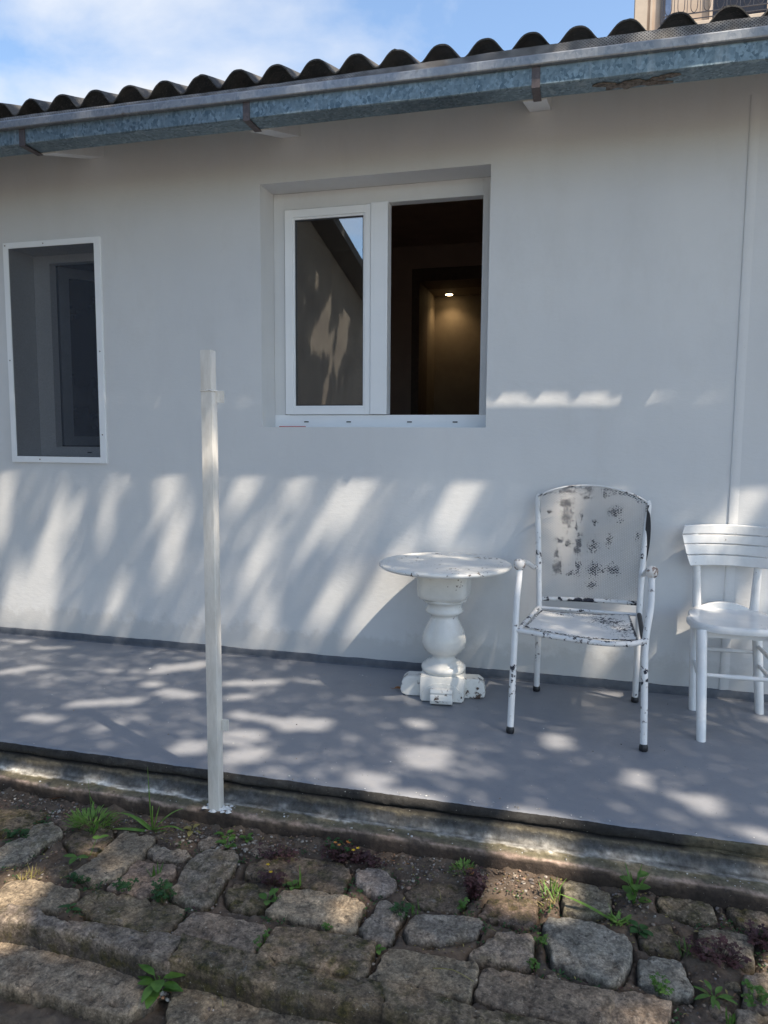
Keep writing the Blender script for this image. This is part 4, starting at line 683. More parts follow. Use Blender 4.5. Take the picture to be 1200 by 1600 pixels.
def onleg(i,z): a,b2=Vector(FL[i][0]),Vector(FL[i][1]); return a.lerp(b2,(z-.002)/.423)
for a,b2 in FL:
    g=Geo(); a,b2=Vector(a),Vector(b2); g.tube([a,a+Vector((0,0,.006)),a.lerp(b2,.5),b2],[.0165,.0190,.0215,.0225],18,smooth=3); g.obj('leg','cwood',W_,smooth=True)
for i,j,z in ((0,1,.250),(2,3,.270),(0,2,.215),(1,3,.215),(1,3,.30),(0,2,.30)):
    if z==.30 and i==0: continue
    g=Geo(); g.tube([onleg(i,z),onleg(i,z).lerp(onleg(j,z),.5),onleg(j,z)],[.008,.0105,.008],12); g.obj('stretcher','cwood',W_,smooth=True)
for y0_,y1_ in ((-.385,-.365),(-.115,-.10)):
    g=Geo(); g.box(.545,.79,y0_,y1_,.392,.418,.002); g.obj('seat_apron','cwood',W_)
# ================================================================== post
Po=empty('square_post',(-1.243,-1.468,-.09),'slim square white metal post standing on the kerb with small welded tabs','post')
px_,py_=-1.243,-1.468
g=Geo(); g.box(px_-.0205,px_+.0205,py_-.0205,py_+.0205,-.092,1.400,.003); g.obj('tube','post',Po,smooth=True,sharp=40)
g=Geo(); g.box(px_-.0205,px_+.0180,py_-.0205,py_+.0190,1.403,1.538,.003); g.box(px_-.018,px_+.016,py_-.018,py_+.017,1.395,1.405); g.obj('tube_top','post',Po,smooth=True,sharp=40)
g=Geo()
for k in range(44):
    e=k/44*4; s_=int(e); t=(e-s_)*2-1; q=.0215; P_=[(t*q,-q),(q,t*q),(-t*q,q),(-q,-t*q)][s_]; h=Geo(); r_=.0026+.002*RS.rand(); x,y,z=px_+P_[0],py_+P_[1],1.401+.003*(RS.rand()-.5); g.add([(x-r_,y,z),(x,y-r_,z),(x+r_,y,z),(x,y+r_,z),(x,y,z+r_),(x,y,z-r_)],[(0,1,4),(1,2,4),(2,3,4),(3,0,4),(1,0,5),(2,1,5),(3,2,5),(0,3,5)])
g.obj('weld_bead','post',Po)
for z0,z1,x0_,x1_,tm in ((1.362,1.402,px_+.0215,px_+.050,'post'),(.196,.238,px_+.0215,px_+.048,'floor'),(1.366,1.396,px_-.028,px_-.0215,'post'),(.205,.232,px_-.032,px_-.0215,'floor')):
    g=Geo(); g.box(x0_-.001,x1_,py_+.010,py_+.0145,z0,z1,.001)
    if x1_-x0_>.02:
        for hx,hz in ((.3,.7),(.65,.3)): cx_,cz_=x0_+(x1_-x0_)*hx,z0+(z1-z0)*hz; g.prism([(cx_+.0028*math.cos(a),cz_+.0028*math.sin(a)) for a in np.linspace(0,6.28,9)[:-1]],'y',py_+.0085,py_+.0101)
    g.obj('welded_tab','post',Po)
g=Geo()
for k in range(26):
    a=RS.rand()*6.28; d=.012+.052*RS.rand(); x,y=px_+.012+d*math.cos(a)*1.1,py_+d*math.sin(a)*.45; r_=.006+.010*RS.rand()
    g.add([(x+r_*math.cos(t)*(.7+.6*RS.rand()),y+r_*math.sin(t)*(.6+.5*RS.rand()),-.0935+.002*RS.rand()) for t in np.linspace(0,6.28,8)[:-1]]+[(x,y,-.088+.007*RS.rand())],[(k2,(k2+1)%7,7) for k2 in range(7)])
g.obj('base_mortar','mortar',Po)
# ================================================================== neighbouring tall building
B=empty('apartment_building',(7,20,0),'tall beige building with an iron railed balcony rising behind the roof','building')
g=Geo(); g.prism([(1.0,20),(16,20),(16,32),(2.6,32)],'z',-.2,19); g.obj('facade_wall','beige',B)
g=Geo(); g.box(1.02,1.36,19.92,19.998,0,19); g.box(1.44,1.50,19.95,19.998,0,19); g.box(1.02,16,19.9,19.998,16.4,16.8); g.obj('pilaster','trim',B)
g=Geo(); g.box(1.72,1.78,19.93,19.998,12.75,16); g.box(1.80,1.84,19.93,19.998,12.75,16); g.obj('shutter_frame','iron',B)
g=Geo(); g.box(1.785,2.0,19.95,19.998,12.8,16); g.obj('shutter','blue',B)
for x in (3.1,6.5,9.9):
    g=Geo(); g.box(x,x+1.4,19.94,19.998,13.0,15.5); wn=g.obj('balcony_door','darkglaze',B)
    g=Geo(); ring(g,x-.08,x+1.48,12.9,15.6,19.9,19.9385,.08,.08,.08,.08); g.obj('frame','trim',wn)
g=Geo(); g.box(1.62,13,18.9,19.9,12.36,12.50,.02); bl=g.obj('balcony_slab','trim',B)
g=Geo()
g.box(1.66,13,18.93,18.965,13.48,13.53); g.box(1.66,13,18.935,18.96,12.72,12.745); g.box(1.66,13,18.935,18.96,12.58,12.60); g.box(1.66,13,18.935,18.96,13.30,13.32)
x=1.68
for k in range(34):
    if k==0 or k%9==0: g.box(x,x+.035,18.93,18.965,12.50,13.5)
    pts=[(x+.08,18.948,13.3),(x+.08,18.948,12.92),(x+.11,18.948,12.80),(x+.165,18.948,12.755),(x+.22,18.948,12.80),(x+.25,18.948,12.92),(x+.25,18.948,13.3)]; g.tube(pts,.010,5,smooth=3)
    g.tube([(x+.32,18.948,12.745),(x+.32,18.948,13.3)],.009,5,smooth=0); x+=.33
g.obj('railing','iron',B)
# neighbour at the left behind the viewer: its flank and sloping eave show in the window glass
NB=empty('neighbour_house',(-5.2,-6.2,-.2),'brown rendered neighbouring house with a sloping eave, seen only as a reflection in the window','house')
def nz(y): return 4.35+.256*(y+3.0)
g=Geo(); V8=[]
g.prism([(-3.0,-.3),(-3.0,nz(-3)-.12),(-9.5,nz(-9.5)-.12),(-9.5,-.3)],'x',-6.8,-3.28); g.obj('wall','brownwall',NB)
g=Geo(); g.prism([(-2.8,nz(-2.8)-.1),(-2.8,nz(-2.8)+.02),(-9.7,nz(-9.7)+.02),(-9.7,nz(-9.7)-.1)],'x',-7.1,-3.0); g.obj('roof','oldroof',NB)
# ================================================================== plants
class Plant:
    def __init__(s): s.V=[];s.F=[];s.M=[]
    def leaf(s,p,d,up,L_,w,m=0,curl=.2,n=4,shape=1.0,fold=.15):
        p=Vector(p); d=Vector(d).normalized(); sd=d.cross(Vector(up))
        if sd.length<1e-4: sd=d.orthogonal()
        sd.normalize(); nr=sd.cross(d).normalized(); b_=len(s.V)
        for i in range(n+1):
            t=i/n; ww=w*(math.sin(math.pi*min(1,(t**shape)*.94+.03)))**.8; c=p+d*(L_*t)-nr*(0) + Vector((0,0,-1))*curl*L_*t*t
            s.V+=[tuple(c-sd*ww/2+nr*fold*ww),tuple(c),tuple(c+sd*ww/2+nr*fold*ww)]
            if i: q=b_+(i-1)*3; s.F+=[(q,q+1,q+4,q+3),(q+1,q+2,q+5,q+4)]; s.M+=[m,m]
    def stem(s,a,b2,r,m=0,bend=(0,0,0)):
        g=Geo(); a,b2=Vector(a),Vector(b2); g.tube([a,(a+b2)/2+Vector(bend),b2],[r,r*.85,r*.6],5,smooth=3); o=len(s.V); s.V+=g.V; s.F+=[tuple(i+o for i in f) for f in g.F]; s.M+=[m]*len(g.F)
    def trefoil(s,p,r,m=0,tilt=.3):
        a0=RS.rand()*6.28; nrm=Vector((tilt*(RS.rand()-.5),tilt*(RS.rand()-.5),1)).normalized(); ax=nrm.orthogonal().normalized(); ay=nrm.cross(ax)
        for k in range(3):
            a=a0+k*2.094; d=ax*math.cos(a)+ay*math.sin(a); s.leaf(p,d,nrm,r,r*.95,m,.08,3,1.5,.10)
    def flower(s,p,r,m):
        for k in range(5):
            a=k*1.2566+RS.rand()*.3; s.leaf(p,(math.cos(a),math.sin(a),.35),(0,0,1),r,r*.75,m,.0,2,1.3,.1)
    def obj(s,name,mats,label,cat,group=None):
        V=np.array(s.V); base=Vector((V[:,0].mean(),V[:,1].mean(),V[:,2].min())); me=bpy.data.meshes.new(name); me.from_pydata([tuple(Vector(v)-base) for v in s.V],[],s.F); me.update()
        for mm_ in mats: me.materials.append(MATS[mm_])
        me.polygons.foreach_set('material_index',s.M); me.polygons.foreach_set('use_smooth',[True]*len(s.F)); o=bpy.data.objects.new(name,me); o.location=base; return link(o,None,label,cat,group)
def clover(c,n,rad,r,mat,label,name='clover_patch',cat='weed',h=.02,flowers=0,fm='yellow',z=-.152,group='low weeds between the stones',ell=1.0):
    p=Plant()
    for k in range(n):
        a=RS.rand()*6.28; d=rad*math.sqrt(RS.rand()); b_=Vector((c[0]+d*math.cos(a)*.5,c[1]+d*math.sin(a)*.5*ell,z)); t=Vector((c[0]+d*math.cos(a),c[1]+d*math.sin(a)*ell,z+h*(.5+RS.rand()))); p.stem(b_,t,.0007); p.trefoil(t,r*(.7+.6*RS.rand()),0,.8)
    for k in range(flowers):
        a=RS.rand()*6.28; d=rad*RS.rand(); t=Vector((c[0]+d*math.cos(a),c[1]+d*math.sin(a)*ell,z+h*1.9)); p.stem((t.x,t.y,z),t,.0007); p.flower(t,.0075,1)
    return p.obj(name,[mat,fm],label,cat,group)
def grass(c,n,L_,mat,label,spread=.03,w=.004,lean=.7,z=-.155,name='grass_tuft',group='grass tufts in the joints'):
    p=Plant()
    for k in range(n):
        a=RS.rand()*6.28; l=L_*(.45+.55*RS.rand()); le=lean*RS.rand(); b_=(c[0]+spread*(RS.rand()-.5),c[1]+spread*(RS.rand()-.5),z); p.leaf(b_,(math.cos(a)*le,math.sin(a)*le,1),(math.cos(a),math.sin(a),.2),l,w*(.7+.6*RS.rand()),0,.35*le,5,.55,.25)
    return p.obj(name,[mat],label,'grass',group)
def broad(c,n,L_,w,mat,label,h=.03,z=-.155,stem=.0015,name='broadleaf_weed',group='broad leaved weeds',up=.35):
    p=Plant(); 
    for k in range(n):
        a=k*2.4+RS.rand()*.5; hh=h*(.3+.7*k/max(1,n-1)); b_=Vector((c[0],c[1],z)); t=b_+Vector((math.cos(a)*L_*.25,math.sin(a)*L_*.25,hh)); p.stem(b_,t,stem,0); p.leaf(t,(math.cos(a),math.sin(a),up*(.4+RS.rand())),(0,0,1),L_*(.7+.5*RS.rand()),w*(.8+.4*RS.rand()),0,.25,5,.85,.12)
    return p.obj(name,[mat],label,'weed',group)
# tall blade weed by the kerb
p=Plant(); c=PL['blade_big']
for (dx,dy,dz,l,w_,cu) in ((-.02,-.05,1,.245,.009,.0),(-.75,0,.75,.19,.017,.45),(.6,.1,.85,.20,.017,.35),(.95,-.05,.8,.17,.012,.5),(-.9,-.2,.22,.15,.018,.2),(.25,0,1,.13,.012,.2),(-.5,.2,.25,.11,.014,.2),(.9,0,.3,.06,.010,.1),(.5,-.3,.6,.09,.012,.3)):
    p.leaf((c[0]+.006*(RS.rand()-.5),c[1],-.155),(dx,dy,dz),(dx,dy+.01,.1),l,w_,0,cu,9,.7,.22)
p.stem((c[0],c[1],-.155),(c[0]+.003,c[1],-.06),.0035); p.obj('blade_weed',['grass'],'tallest weed with long arching blades beside the kerb left of the post','weed')
# bushy clump with one thin seed stalk
p=Plant(); c=PL['bush']
for k in range(240):
    a=RS.rand()*6.28; d=.072*math.sqrt(RS.rand()); p.leaf((c[0]+d*math.cos(a)*1.1,c[1]+d*math.sin(a)*.7,-.155+.03*RS.rand()),(math.cos(a)*.9,math.sin(a)*.9,.6+RS.rand()),(0,0,1),.024+.036*RS.rand(),.0045,0,.3,4,.8)
for k in range(5): a=k*1.3; p.leaf((c[0]+.05*math.cos(a),c[1]+.03*math.sin(a),-.14),(math.cos(a),math.sin(a)-.3,.4),(0,0,1),.03,.02,1,.2,5)
q=PL['thin']; p.stem((q[0],q[1],-.155),(q[0],q[1]-.01,.05),.0010,1,(.004,0,0)); p.leaf((q[0],q[1]-.005,-.01),(.3,0,-.6),(0,1,0),.05,.004,1,.3); p.leaf((q[0]+.02,q[1]-.02,-.15),(.35,-.1,1),(1,0,0),.07,.022,1,.1,6)
p.obj('feathery_weed',['grass','green'],'bushy bright green clump with one thin seed stalk, near the left kerb','weed')
p=Plant(); c=PL['seed1']; s0=Vector((c[0],c[1],-.145)); s1=s0+Vector((-.015,-.045,.02)); s2_=s0+Vector((.012,.02,.05)); p.stem(s0,s1,.0013); p.stem(s0,s2_,.0013)
for b_,d,l in ((s1,(-1,-.2,.25),.048),(s1,(.1,-1,.2),.042),(s1,(.95,.15,.2),.040),(s2_,(.9,.3,.45),.046),(s2_,(-.5,.5,.3),.02)): p.leaf(b_,d,(0,0,1),l,.021,0,.2,6,.95,.1)
p.obj('seedling',['green'],'leggy seedling with four pale oval leaves lying over the second stone row','weed','broad leaved weeds')
clover(PL['clover1'],26,.045,.010,'dkgreen','dark green clover cushion at the far left edge below the kerb')
clover((PL['clover1'][0]+.03,PL['clover1'][1]+.09),12,.03,.009,'dkgreen','small dark clover patch tucked under the kerb at far left')
grass(PL['tuft_y'],34,.05,'straw','yellowish straw tuft above the sunlit stone at lower left',.05,.003,1.1)
clover(PL['creep1'],30,.05,.008,'dkgreen','creeping green leaves at the foot of the largest flat stone',ell=.35); clover(PL['creep2'],26,.045,.008,'dkgreen','creeping leaves running up the joint between two flat stones',ell=.6)
broad(PL['creep2'],5,.022,.013,'green','small round leaved seedling in the joint below the two flat stones',.012)
clover(PL['dark1'],46,.038,.0085,'dkgreen','dense dark green cushion beside the mossy flat stone',h=.032); grass(PL['tuft2'],7,.065,'green','thin upright blades above the dense dark cushion',.015,.006,.5)
broad(PL['small1'],5,.024,.014,'dkgreen','tiny dark seedling on the top edge of the step',.012,-.14)
broad((-1.035,-2.185),11,.058,.030,'green','broad leaved weed growing from the lower step at bottom left',.05,-.215)
for i,(k,nl,l,lab) in enumerate((('s1',5,.034,'three leaved seedling just right of the post foot'),('s2',5,.026,'small upright seedling against the kerb right of the post'),('s3',5,.036,'wide leaved seedling lying on gravel below the post'),('s4',6,.026,'low seedling between the post and the brown oxalis'),('cl10',5,.030,'pale flat leaves on the gravel just left of the post foot'))):
    broad(PL[k],nl,l,l*.62,'green' if i!=4 else 'straw',lab,.020,-.155)
clover(PL['ox1'],95,.085,.0085,'purple','wide patch of brownish purple oxalis under the kerb with orange buds',name='oxalis',flowers=4,fm='orange',ell=.45,h=.03); clover(PL['ox2'],50,.06,.009,'purple','purple oxalis with a yellow flower beside the pale stone',name='oxalis',flowers=2,ell=.5,h=.025)
clover((PL['ox1'][0]-.03,PL['ox1'][1]+.01),30,.05,.008,'dkgreen','dark green oxalis standing in the purple patch',name='oxalis',ell=.5,h=.045)
clover(PL['ox3'],38,.045,.009,'purple','dark oxalis with two yellow flowers above the middle stone',name='oxalis',flowers=2,ell=.6,h=.028); clover(PL['red1'],70,.085,.007,'purple','fine reddish oxalis spread right of the post seedlings',name='oxalis',ell=.4)
grass(PL['slender'],5,.085,'grass','slender upright green shoot between the mossy stone and the middle stone',.008,.006,.35); broad((PL['slender'][0]-.02,PL['slender'][1]-.01),4,.024,.017,'green','round green leaf beside the slender shoot',.012)
broad(PL['leaf1'],4,.034,.022,'green','heart shaped leaf left of the pinkish middle stone',.022); grass((PL['leaf1'][0]+.03,PL['leaf1'][1]+.01),4,.045,'green','short blades leaning on the pinkish middle stone',.01,.004,1)
clover(PL['cl2'],6,.030,.009,'green','pair of bright clover leaves below the middle stone',ell=.2,h=.015); clover(PL['cl3'],14,.022,.007,'green','clover in the crack left of the mossy green stone',ell=1.5)
p=Plant(); c=PL['fern']
for k in range(120):
    a=RS.rand()*6.28; d=.036*math.sqrt(RS.rand()); p.leaf((c[0]+d*math.cos(a),c[1]+d*math.sin(a)*.6,-.155+.03*RS.rand()),(math.cos(a),math.sin(a),.7+RS.rand()),(0,0,1),.014+.014*RS.rand(),.0045,0,.3,3,.9)
p.obj('feathery_weed',['grass'],'light green feathery clump under the kerb above the purple one','weed')
clover(PL['ox4'],110,.034,.0085,'purple','upright dark purple clump in the middle of the paving',name='oxalis',h=.05,ell=1.3); clover(PL['g1'],7,.014,.010,'green','few bright green leaves at the foot of the dark purple clump')
grass(PL['tuft3'],26,.075,'grass','green grass tuft beside the sunlit soil patch',.05,.004,.9); grass((PL['tuft3'][0]-.01,PL['tuft3'][1]-.05),16,.05,'straw','dry tuft on the soil below the green grass tuft',.04,.003,1)
clover(PL['dk2'],26,.03,.008,'dkgreen','dark leaves filling the joint right of the small square stone',ell=1.4,h=.03); grass((PL['dk2'][0]+.03,PL['dk2'][1]+.03),10,.045,'green','short grass over the joint right of the small square stone',.04,.004,.9)
broad(PL['dk3'],4,.020,.013,'green','lone leaf under the small square stone',.01)
p=Plant(); c=PL['bl2']
for k in range(7):
    a=k*2.2; hh=.015+.012*k; b_=Vector((c[0],c[1],-.155)); t=b_+Vector((math.cos(a)*.012,math.sin(a)*.012,hh)); p.stem(b_,t,.0018); p.leaf(t,(math.cos(a),math.sin(a),.4),(0,0,1),.042,.030,0,.25,6,.95,.12)
for k in range(6): a=k*1.1; p.leaf((c[0],c[1],-.12),(math.cos(a)*.5,math.sin(a)*.3,1),(math.cos(a),math.sin(a),.1),.10,.008,0,.1,6,.6)
p.obj('broadleaf_weed',['green'],'large leafy weed with upright shoots under the right part of the kerb','weed','broad leaved weeds')
p=Plant(); c=PL['tuft4']
for k in range(30): a=RS.rand()*6.28; p.leaf((c[0]+.04*(RS.rand()-.5),c[1]+.03*(RS.rand()-.5),-.155),(math.cos(a)*.9,math.sin(a)*.9,.9),(0,0,1),.045,.008,0,.35,5,.7,.2)
p.leaf((c[0]-.02,c[1],-.15),(-1,.10,.45),(0,.1,1),.16,.017,0,.12,9,.6,.2); p.leaf((c[0]-.01,c[1],-.15),(-.35,.05,1),(1,0,0),.06,.010,0,.1,6,.7); p.obj('blade_weed',['grass'],'grassy weed with one long blade reaching left over the pale stone','weed')
broad(PL['dk4'],7,.032,.022,'dkgreen','dark leaves low on the soil beside the large pale stone',.018); clover(PL['round'],10,.026,.012,'green','round leaved clover against the kerb near the right edge',h=.035)
grass(PL['tuft5'],16,.055,'green','short grass between the two right hand stones',.03,.004,.8); clover(PL['cl4'],22,.026,.0085,'green','clover at the foot of the grey right hand stone',h=.028)
clover(PL['ox5'],80,.075,.010,'purple','dark red oxalis spreading between stones at lower right',name='oxalis',ell=.7,h=.03); clover(PL['ox6'],45,.045,.010,'purple','dark red oxalis at the right edge of the paving',name='oxalis',h=.03); clover(PL['cl5'],10,.03,.011,'dkgreen','dark clover leaves at the right edge above the red oxalis')
broad(PL['tuft6'],8,.045,.012,'green','narrow leaved weed among the red oxalis at lower right',.02); clover(PL['cl6'],24,.036,.010,'green','clover patch at the bottom right corner',h=.03); grass(PL['cl7'],10,.05,'green','small grass tuft at the bottom edge right of centre',.03,.004,.8)
clover(PL['cl8'],9,.018,.008,'green','small clover under the narrow joint right of centre'); clover(PL['cl9'],9,.018,.008,'green','small clover halfway up the narrow joint right of centre'); broad(PL['cl11'],4,.018,.008,'dkgreen','tiny weed on top of the sunlit stone at lower left',.01)
# dry leaves
def dry(c,z,l,w,ang,label,mat='dryleaf',cu=.4,tilt=.25):
    p=Plant(); p.leaf((c[0],c[1],z),(math.cos(ang),math.sin(ang),tilt),(.15,-.1,1),l,w,0,cu,9,.9,.32); p.stem((c[0],c[1],z),(c[0]-.02*math.cos(ang),c[1]-.02*math.sin(ang),z+.004),.0012); return p.obj('dry_leaf',[mat],label,'leaf','fallen dry leaves')
dry(PL['lf1'],-.148,.055,.034,.1,'flat orange brown leaf lying under the kerb above the mossy stone'); dry(PL['lf2'],-.140,.045,.032,2.6,'orange leaf caught above the dark purple clump'); dry((PL['lf3'][0]-.02,PL['lf3'][1]),-.150,.075,.045,-.1,'curled brown leaf arching over the soil at far left',cu=.1,tilt=.5)
dry((-.868,-.330),.006,.045,.024,.25,'small rusty brown leaf on the porch floor beside the table foot',cu=.2,tilt=.1)
# loose bits
def bits(name,pts,label,cat,mat,seed=1,kind='stuff'):
    R2=np.random.RandomState(seed); bm=bmesh.new(); bmesh.ops.create_icosphere(bm,subdivisions=1,radius=1); bv=np.array([v.co[:] for v in bm.verts]); bm.verts.index_update(); bf=np.array([[v.index for v in f.verts] for f in bm.faces]); bm.free()
    V=[];F=[];C=[]; 
    for i,(x,y,z,r_,c) in enumerate(pts):
        s=r_*(.6+.8*R2.rand(3)); s[2]*=.6; a=R2.rand()*6.28; q=bv*(1+.35*(R2.rand(len(bv),1)-.5))*s; q=np.c_[q[:,0]*math.cos(a)-q[:,1]*math.sin(a),q[:,0]*math.sin(a)+q[:,1]*math.cos(a),q[:,2]]; V.append(q+[x,y,z]); F.append(bf+i*len(bv)); C.append(np.tile(np.array(c)*(.7+.6*R2.rand()),(len(bv),1)))
    return mesh(name,np.vstack(V),np.vstack(F),mat,attrs={'Col':np.vstack(C)},label=label,cat=cat,kind=kind,smooth=True,sharp=50)
pts=[]; CC=[(.12,.09,.07),(.20,.16,.12),(.30,.27,.23),(.10,.07,.05),(.26,.17,.12),(.15,.13,.12)]
for k in range(2300): x=-2.6+3.9*RS.rand(); y=-1.51-abs(RS.randn())*.05; pts.append((x,y,gz(x,y)+.001,.0018+.0050*RS.rand()**2.0,CC[RS.randint(6)]))
for k in range(5200): x=-2.4+3.6*RS.rand(); y=-1.5-.62*RS.rand(); pts.append((x,y,gz(x,y)+.001,.0016+.0042*RS.rand()**2,CC[RS.randint(6)]))
for k in range(420): x=-1.05+.75*RS.rand(); y=-2.155-.045*RS.rand(); pts.append((x,y,-.214,.003+.007*RS.rand()**1.8,[(.38,.36,.32),(.14,.11,.09),(.30,.16,.09),(.22,.19,.17)][RS.randint(4)]))
for (cx_,cy_,n_,sp) in ((-1.30,-1.565,46,.06),(-.50,-1.56,26,.07),(-.56,-1.66,24,.05),(-1.80,-1.56,30,.08),(-1.16,-1.60,60,.07)):
    for k in range(n_): pts.append((cx_+sp*RS.randn(),min(-1.505,cy_+sp*.35*RS.randn()),-.150,.003+.006*RS.rand()**1.5,[(.34,.32,.28),(.20,.17,.14),(.26,.22,.18),(.17,.11,.08)][RS.randint(4)]))
bits('gravel',pts,'small stones and grit scattered over the soil below the kerb','gravel','pebble')
pts=[(-2.210,-.373,.002,.006,(.8,.8,.78))]
for k in range(150): pts.append((-2.6+3.6*RS.rand(),-.04-1.3*RS.rand(),.001,.0010+.0022*RS.rand()**3,[(.6,.6,.58),(.04,.035,.03),(.3,.22,.15)][RS.randint(3)]))
for k in range(70): pts.append((-1.3+2.2*RS.rand(),-1.335-.03*RS.rand(),.001,.0012+.0025*RS.rand()**2,[(.6,.6,.58),(.3,.28,.25)][RS.randint(2)]))
for k in range(90): pts.append((-2.4+3.4*RS.rand(),-1.445-.035*RS.rand(),-.089,.0012+.003*RS.rand()**2,[(.6,.6,.58),(.2,.15,.12),(.3,.28,.25)][RS.randint(3)]))
bits('debris',pts,'tiny paint flakes and crumbs lying on the porch floor and kerb','debris','pebble',5)
sp=Plant(); lit=Plant(); n1_=n2_=0; R5=np.random.RandomState(21)
while n1_<620 or n2_<1500:
    x=-2.3+3.4*R5.rand(); y=-1.505-.61*R5.rand(); ix=min(len(xs)-1,np.searchsorted(xs,x)); iy=min(len(ys)-1,np.searchsorted(ys,y)); d_=dmin[iy,ix]; zz_=Z[iy,ix]
    if .002<d_<.03 and float(fbm(x*5,y*5,97,3))>.52 and n1_<620:
        n1_+=1
        for q in range(3):
            a=R5.rand()*6.28; sp.leaf((x+.004*math.cos(a),y+.004*math.sin(a),zz_+.004+.008*R5.rand()),(math.cos(a),math.sin(a),.5),(0,0,1),.006+.007*R5.rand(),.0055,int(R5.rand()<.25),.2,2,1.1)
    if d_>.001 and n2_<1500 and float(fbm(x*4+7,y*4,98,3))>.42:
        n2_+=1; a=R5.rand()*6.28; lit.leaf((x,y,zz_+.003+.004*R5.rand()),(math.cos(a),math.sin(a),.3*(R5.rand()-.3)),(0,0,1),.006+.014*R5.rand()**2,.0025+.005*R5.rand()**2,int(R5.rand()<.35),.1,2,1.0)
sp.obj('ground_cover',['dkgreen','purple'],'tiny green sprouts and moss leaves filling the joints between the stones','ground cover')['kind']='stuff'
lit.obj('leaf_litter',['litter','straw'],'crumbled dry leaf bits scattered in the soil and joints','litter')['kind']='stuff'
def twig(a,b2,r,label,bend=.01):
    p=Plant(); p.stem(a,b2,r,0,(0,bend*.4,bend)); p.obj('twig',['straw'],label,'twig','dry twigs on the paving')
twig((-.335,-2.01,-.128),(-.225,-2.03,-.127),.0014,'dry straw stalk lying across the joint near the bottom centre'); twig((-.87,-2.16,-.21),(-.84,-2.20,-.195),.002,'pale broken twig on the lower step'); twig((-.39,-1.66,-.14),(-.37,-1.71,-.135),.0012,'short dry stalk left of the dark purple clump')
# ================================================================== overhead tree that dapples the porch
S3=np.array([1.9,-1.0,3.225])
def cap_d(px,py,caps,ky=1.0):
    best=np.full(px.shape,9.0)
    for a,b2,c,d,r in caps:
        b2_=b2*ky; d_=d*ky; vx,vy=c-a,d_-b2_; L2=vx*vx+vy*vy+1e-9; t=np.clip(((px-a)*vx+(py*ky-b2_)*vy)/L2,0,1); best=np.minimum(best,np.hypot(px-a-vx*t,py*ky-b2_-vy*t)-r)
    return best
def leaf_cloud(C,size,rs,elong=1.9):
    n=len(C); d=rs.randn(n,3); d/=np.linalg.norm(d,axis=1)[:,None]; u=S3/np.linalg.norm(S3); nn=u+.55*rs.randn(n,3); nn/=np.linalg.norm(nn,axis=1)[:,None]
    a=np.cross(nn,d); a/=np.linalg.norm(a,axis=1)[:,None]; b_=np.cross(nn,a); s=size*(.7+.6*rs.rand(n))[:,None]
    P0=C-a*s*elong/2; P1=C+b_*s/2+nn*s*.12; P2=C+a*s*elong/2; P3=C-b_*s/2+nn*s*.12
    V=np.stack([P0,P1,P2,P3],1).reshape(-1,3); F=np.arange(n*4).reshape(-1,4); return V,F
rs=np.random.RandomState(3)
# candidate leaves are spread evenly through a tilted crown layer between the sun and the porch
e1=np.array([1.0,0,0]); Nn=150000
tx_=rs.uniform(-4.6,2.4,Nn); par=rs.uniform(-3.9,.56,Nn)           # par: 0..: up the wall (height*.28), <0: across the floor
zt=np.where(par>0,par/.31,0); yt=np.where(par<0,par,0); tt=rs.uniform(1.75,2.25,Nn)
C=np.c_[tx_+1.9*tt,yt-tt,zt+3.225*tt]
t0=(0-yt)                                                        # where each leaf's shadow lands on the wall and on the floor
wx,wz=tx_+1.9*yt*1.0,zt+3.4*yt; fx_,fyv=tx_,yt
keep=np.ones(Nn,bool)
onwall=par>0
dw=cap_d(tx_,zt,[(a,b2,c,d,r+.018) for a,b2,c,d,r in WALL_GAPS]); df=cap_d(fx_,fyv,[(a,b2,c,d,r-.011) for a,b2,c,d,r in FLOOR_GAPS],.36); dg=cap_d(fx_,fyv,[(a,b2,c,d,r+.012) for a,b2,c,d,r in GROUND_GAPS],.6)
keep&=~(onwall&(dw<0)); keep&=~((~onwall)&(df<0)&(fyv>-1.36)); keep&=~((~onwall)&(dg<0)&(fyv<-1.33))
strip=(zt>1.36)&(zt<1.60)&(((tx_>-.49)&(tx_<.20))|((tx_>.24)&(tx_<.335))|((tx_>.38)&(tx_<.40))); keep&=~strip
up=((zt>1.62)|((zt>1.08)&(zt<1.36)))&(~strip); keep&=~(up&(fbm(tx_*2.2,zt*1.2,91,3)>.64))
keep&=~((~onwall)&(fyv<-1.75)&(fbm(tx_*3.1,fyv*3.1,92,3)>.71))
keep&=~(rs.rand(Nn)<.20)
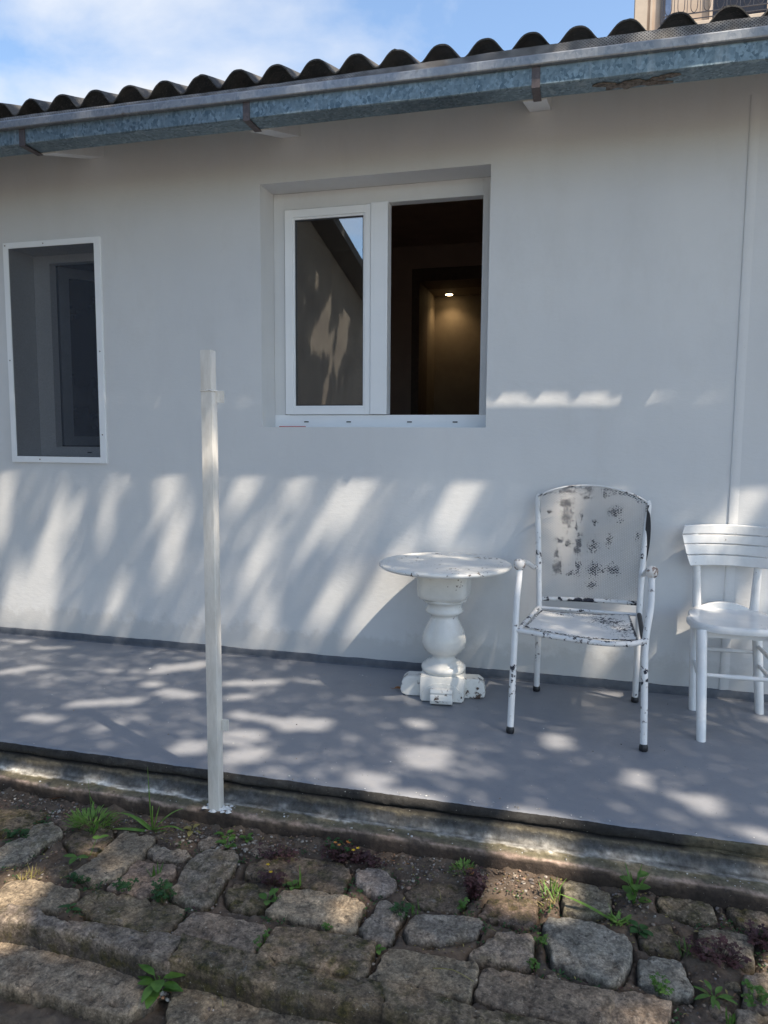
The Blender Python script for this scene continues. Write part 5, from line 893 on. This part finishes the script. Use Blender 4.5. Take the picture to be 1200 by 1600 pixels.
pz=np.where(onwall,fbm(tx_*3.2+zt*.9,zt*1.3+3,93,3),fbm(tx_*2.6,fyv*3.0,94,3)); keep&=~((pz>.52)&(zt<1.08)&(fyv>-1.38)&(tx_<np.where(onwall,-.75,-.25))&(rs.rand(Nn)<np.clip((pz-.52)*8,0,.45)))
C=C[keep]
TR=empty('overhanging_tree',(4.9,-4.6,-.2),'leafy tree overhanging the porch from the right and throwing the dappled shade','tree')
V,F=leaf_cloud(C,.032,rs); mesh('crown',V,F,'tleaf',TR)
g=Geo(); g.tube([(4.9,-4.6,-.3),(4.85,-4.5,1.2),(4.6,-4.1,2.8),(4.3,-3.6,4.2)],[.19,.15,.12,.09],12); 
for q,r_ in (([(4.3,-3.6,4.2),(3.9,-3.0,5.0),(3.7,-2.4,5.7)],.05),([(4.3,-3.6,4.2),(4.2,-3.4,5.3),(3.9,-3.6,6.4)],.06),([(4.6,-4.1,2.8),(5.4,-3.9,4.4),(5.6,-3.2,5.8)],.06),([(3.9,-3.0,5.0),(2.9,-2.9,5.5),(1.6,-2.8,5.6)],.018),([(4.0,-3.3,5.0),(3.0,-4.0,5.6),(1.2,-4.2,5.7)],.018)): g.tube(q,[r_,r_*.7,r_*.35],8)
g.obj('trunk','bark',TR,smooth=True)
# second tree shading the neighbour's flank
Nn=15000; yy=rs.uniform(-9.5,-2.6,Nn); zz=rs.uniform(-.3,4.9,Nn); tt=rs.uniform(1.3,1.8,Nn); k_=fbm(yy*2.6+zz*1.2,zz*.8,95,3)<.645; yy,zz,tt=yy[k_],zz[k_],tt[k_]
C=np.c_[-3.28+1.9*tt,yy-tt,zz+3.225*tt]; T2=empty('garden_tree',(.6,-10.8,-.3),'leafy garden tree that shades the brown neighbouring house','tree')
V,F=leaf_cloud(C,.085,rs); mesh('crown',V,F,'tleaf',T2)
g=Geo(); g.tube([(.6,-10.8,-.4),(.5,-10.5,2),(.2,-9.8,4.5),(0,-8.5,7)],[.2,.16,.12,.05],12); g.tube([(.4,-10.2,3.2),(.1,-8.2,5.2),(-.1,-6.2,7)],[.08,.06,.03],8); g.obj('trunk','bark',T2,smooth=True)
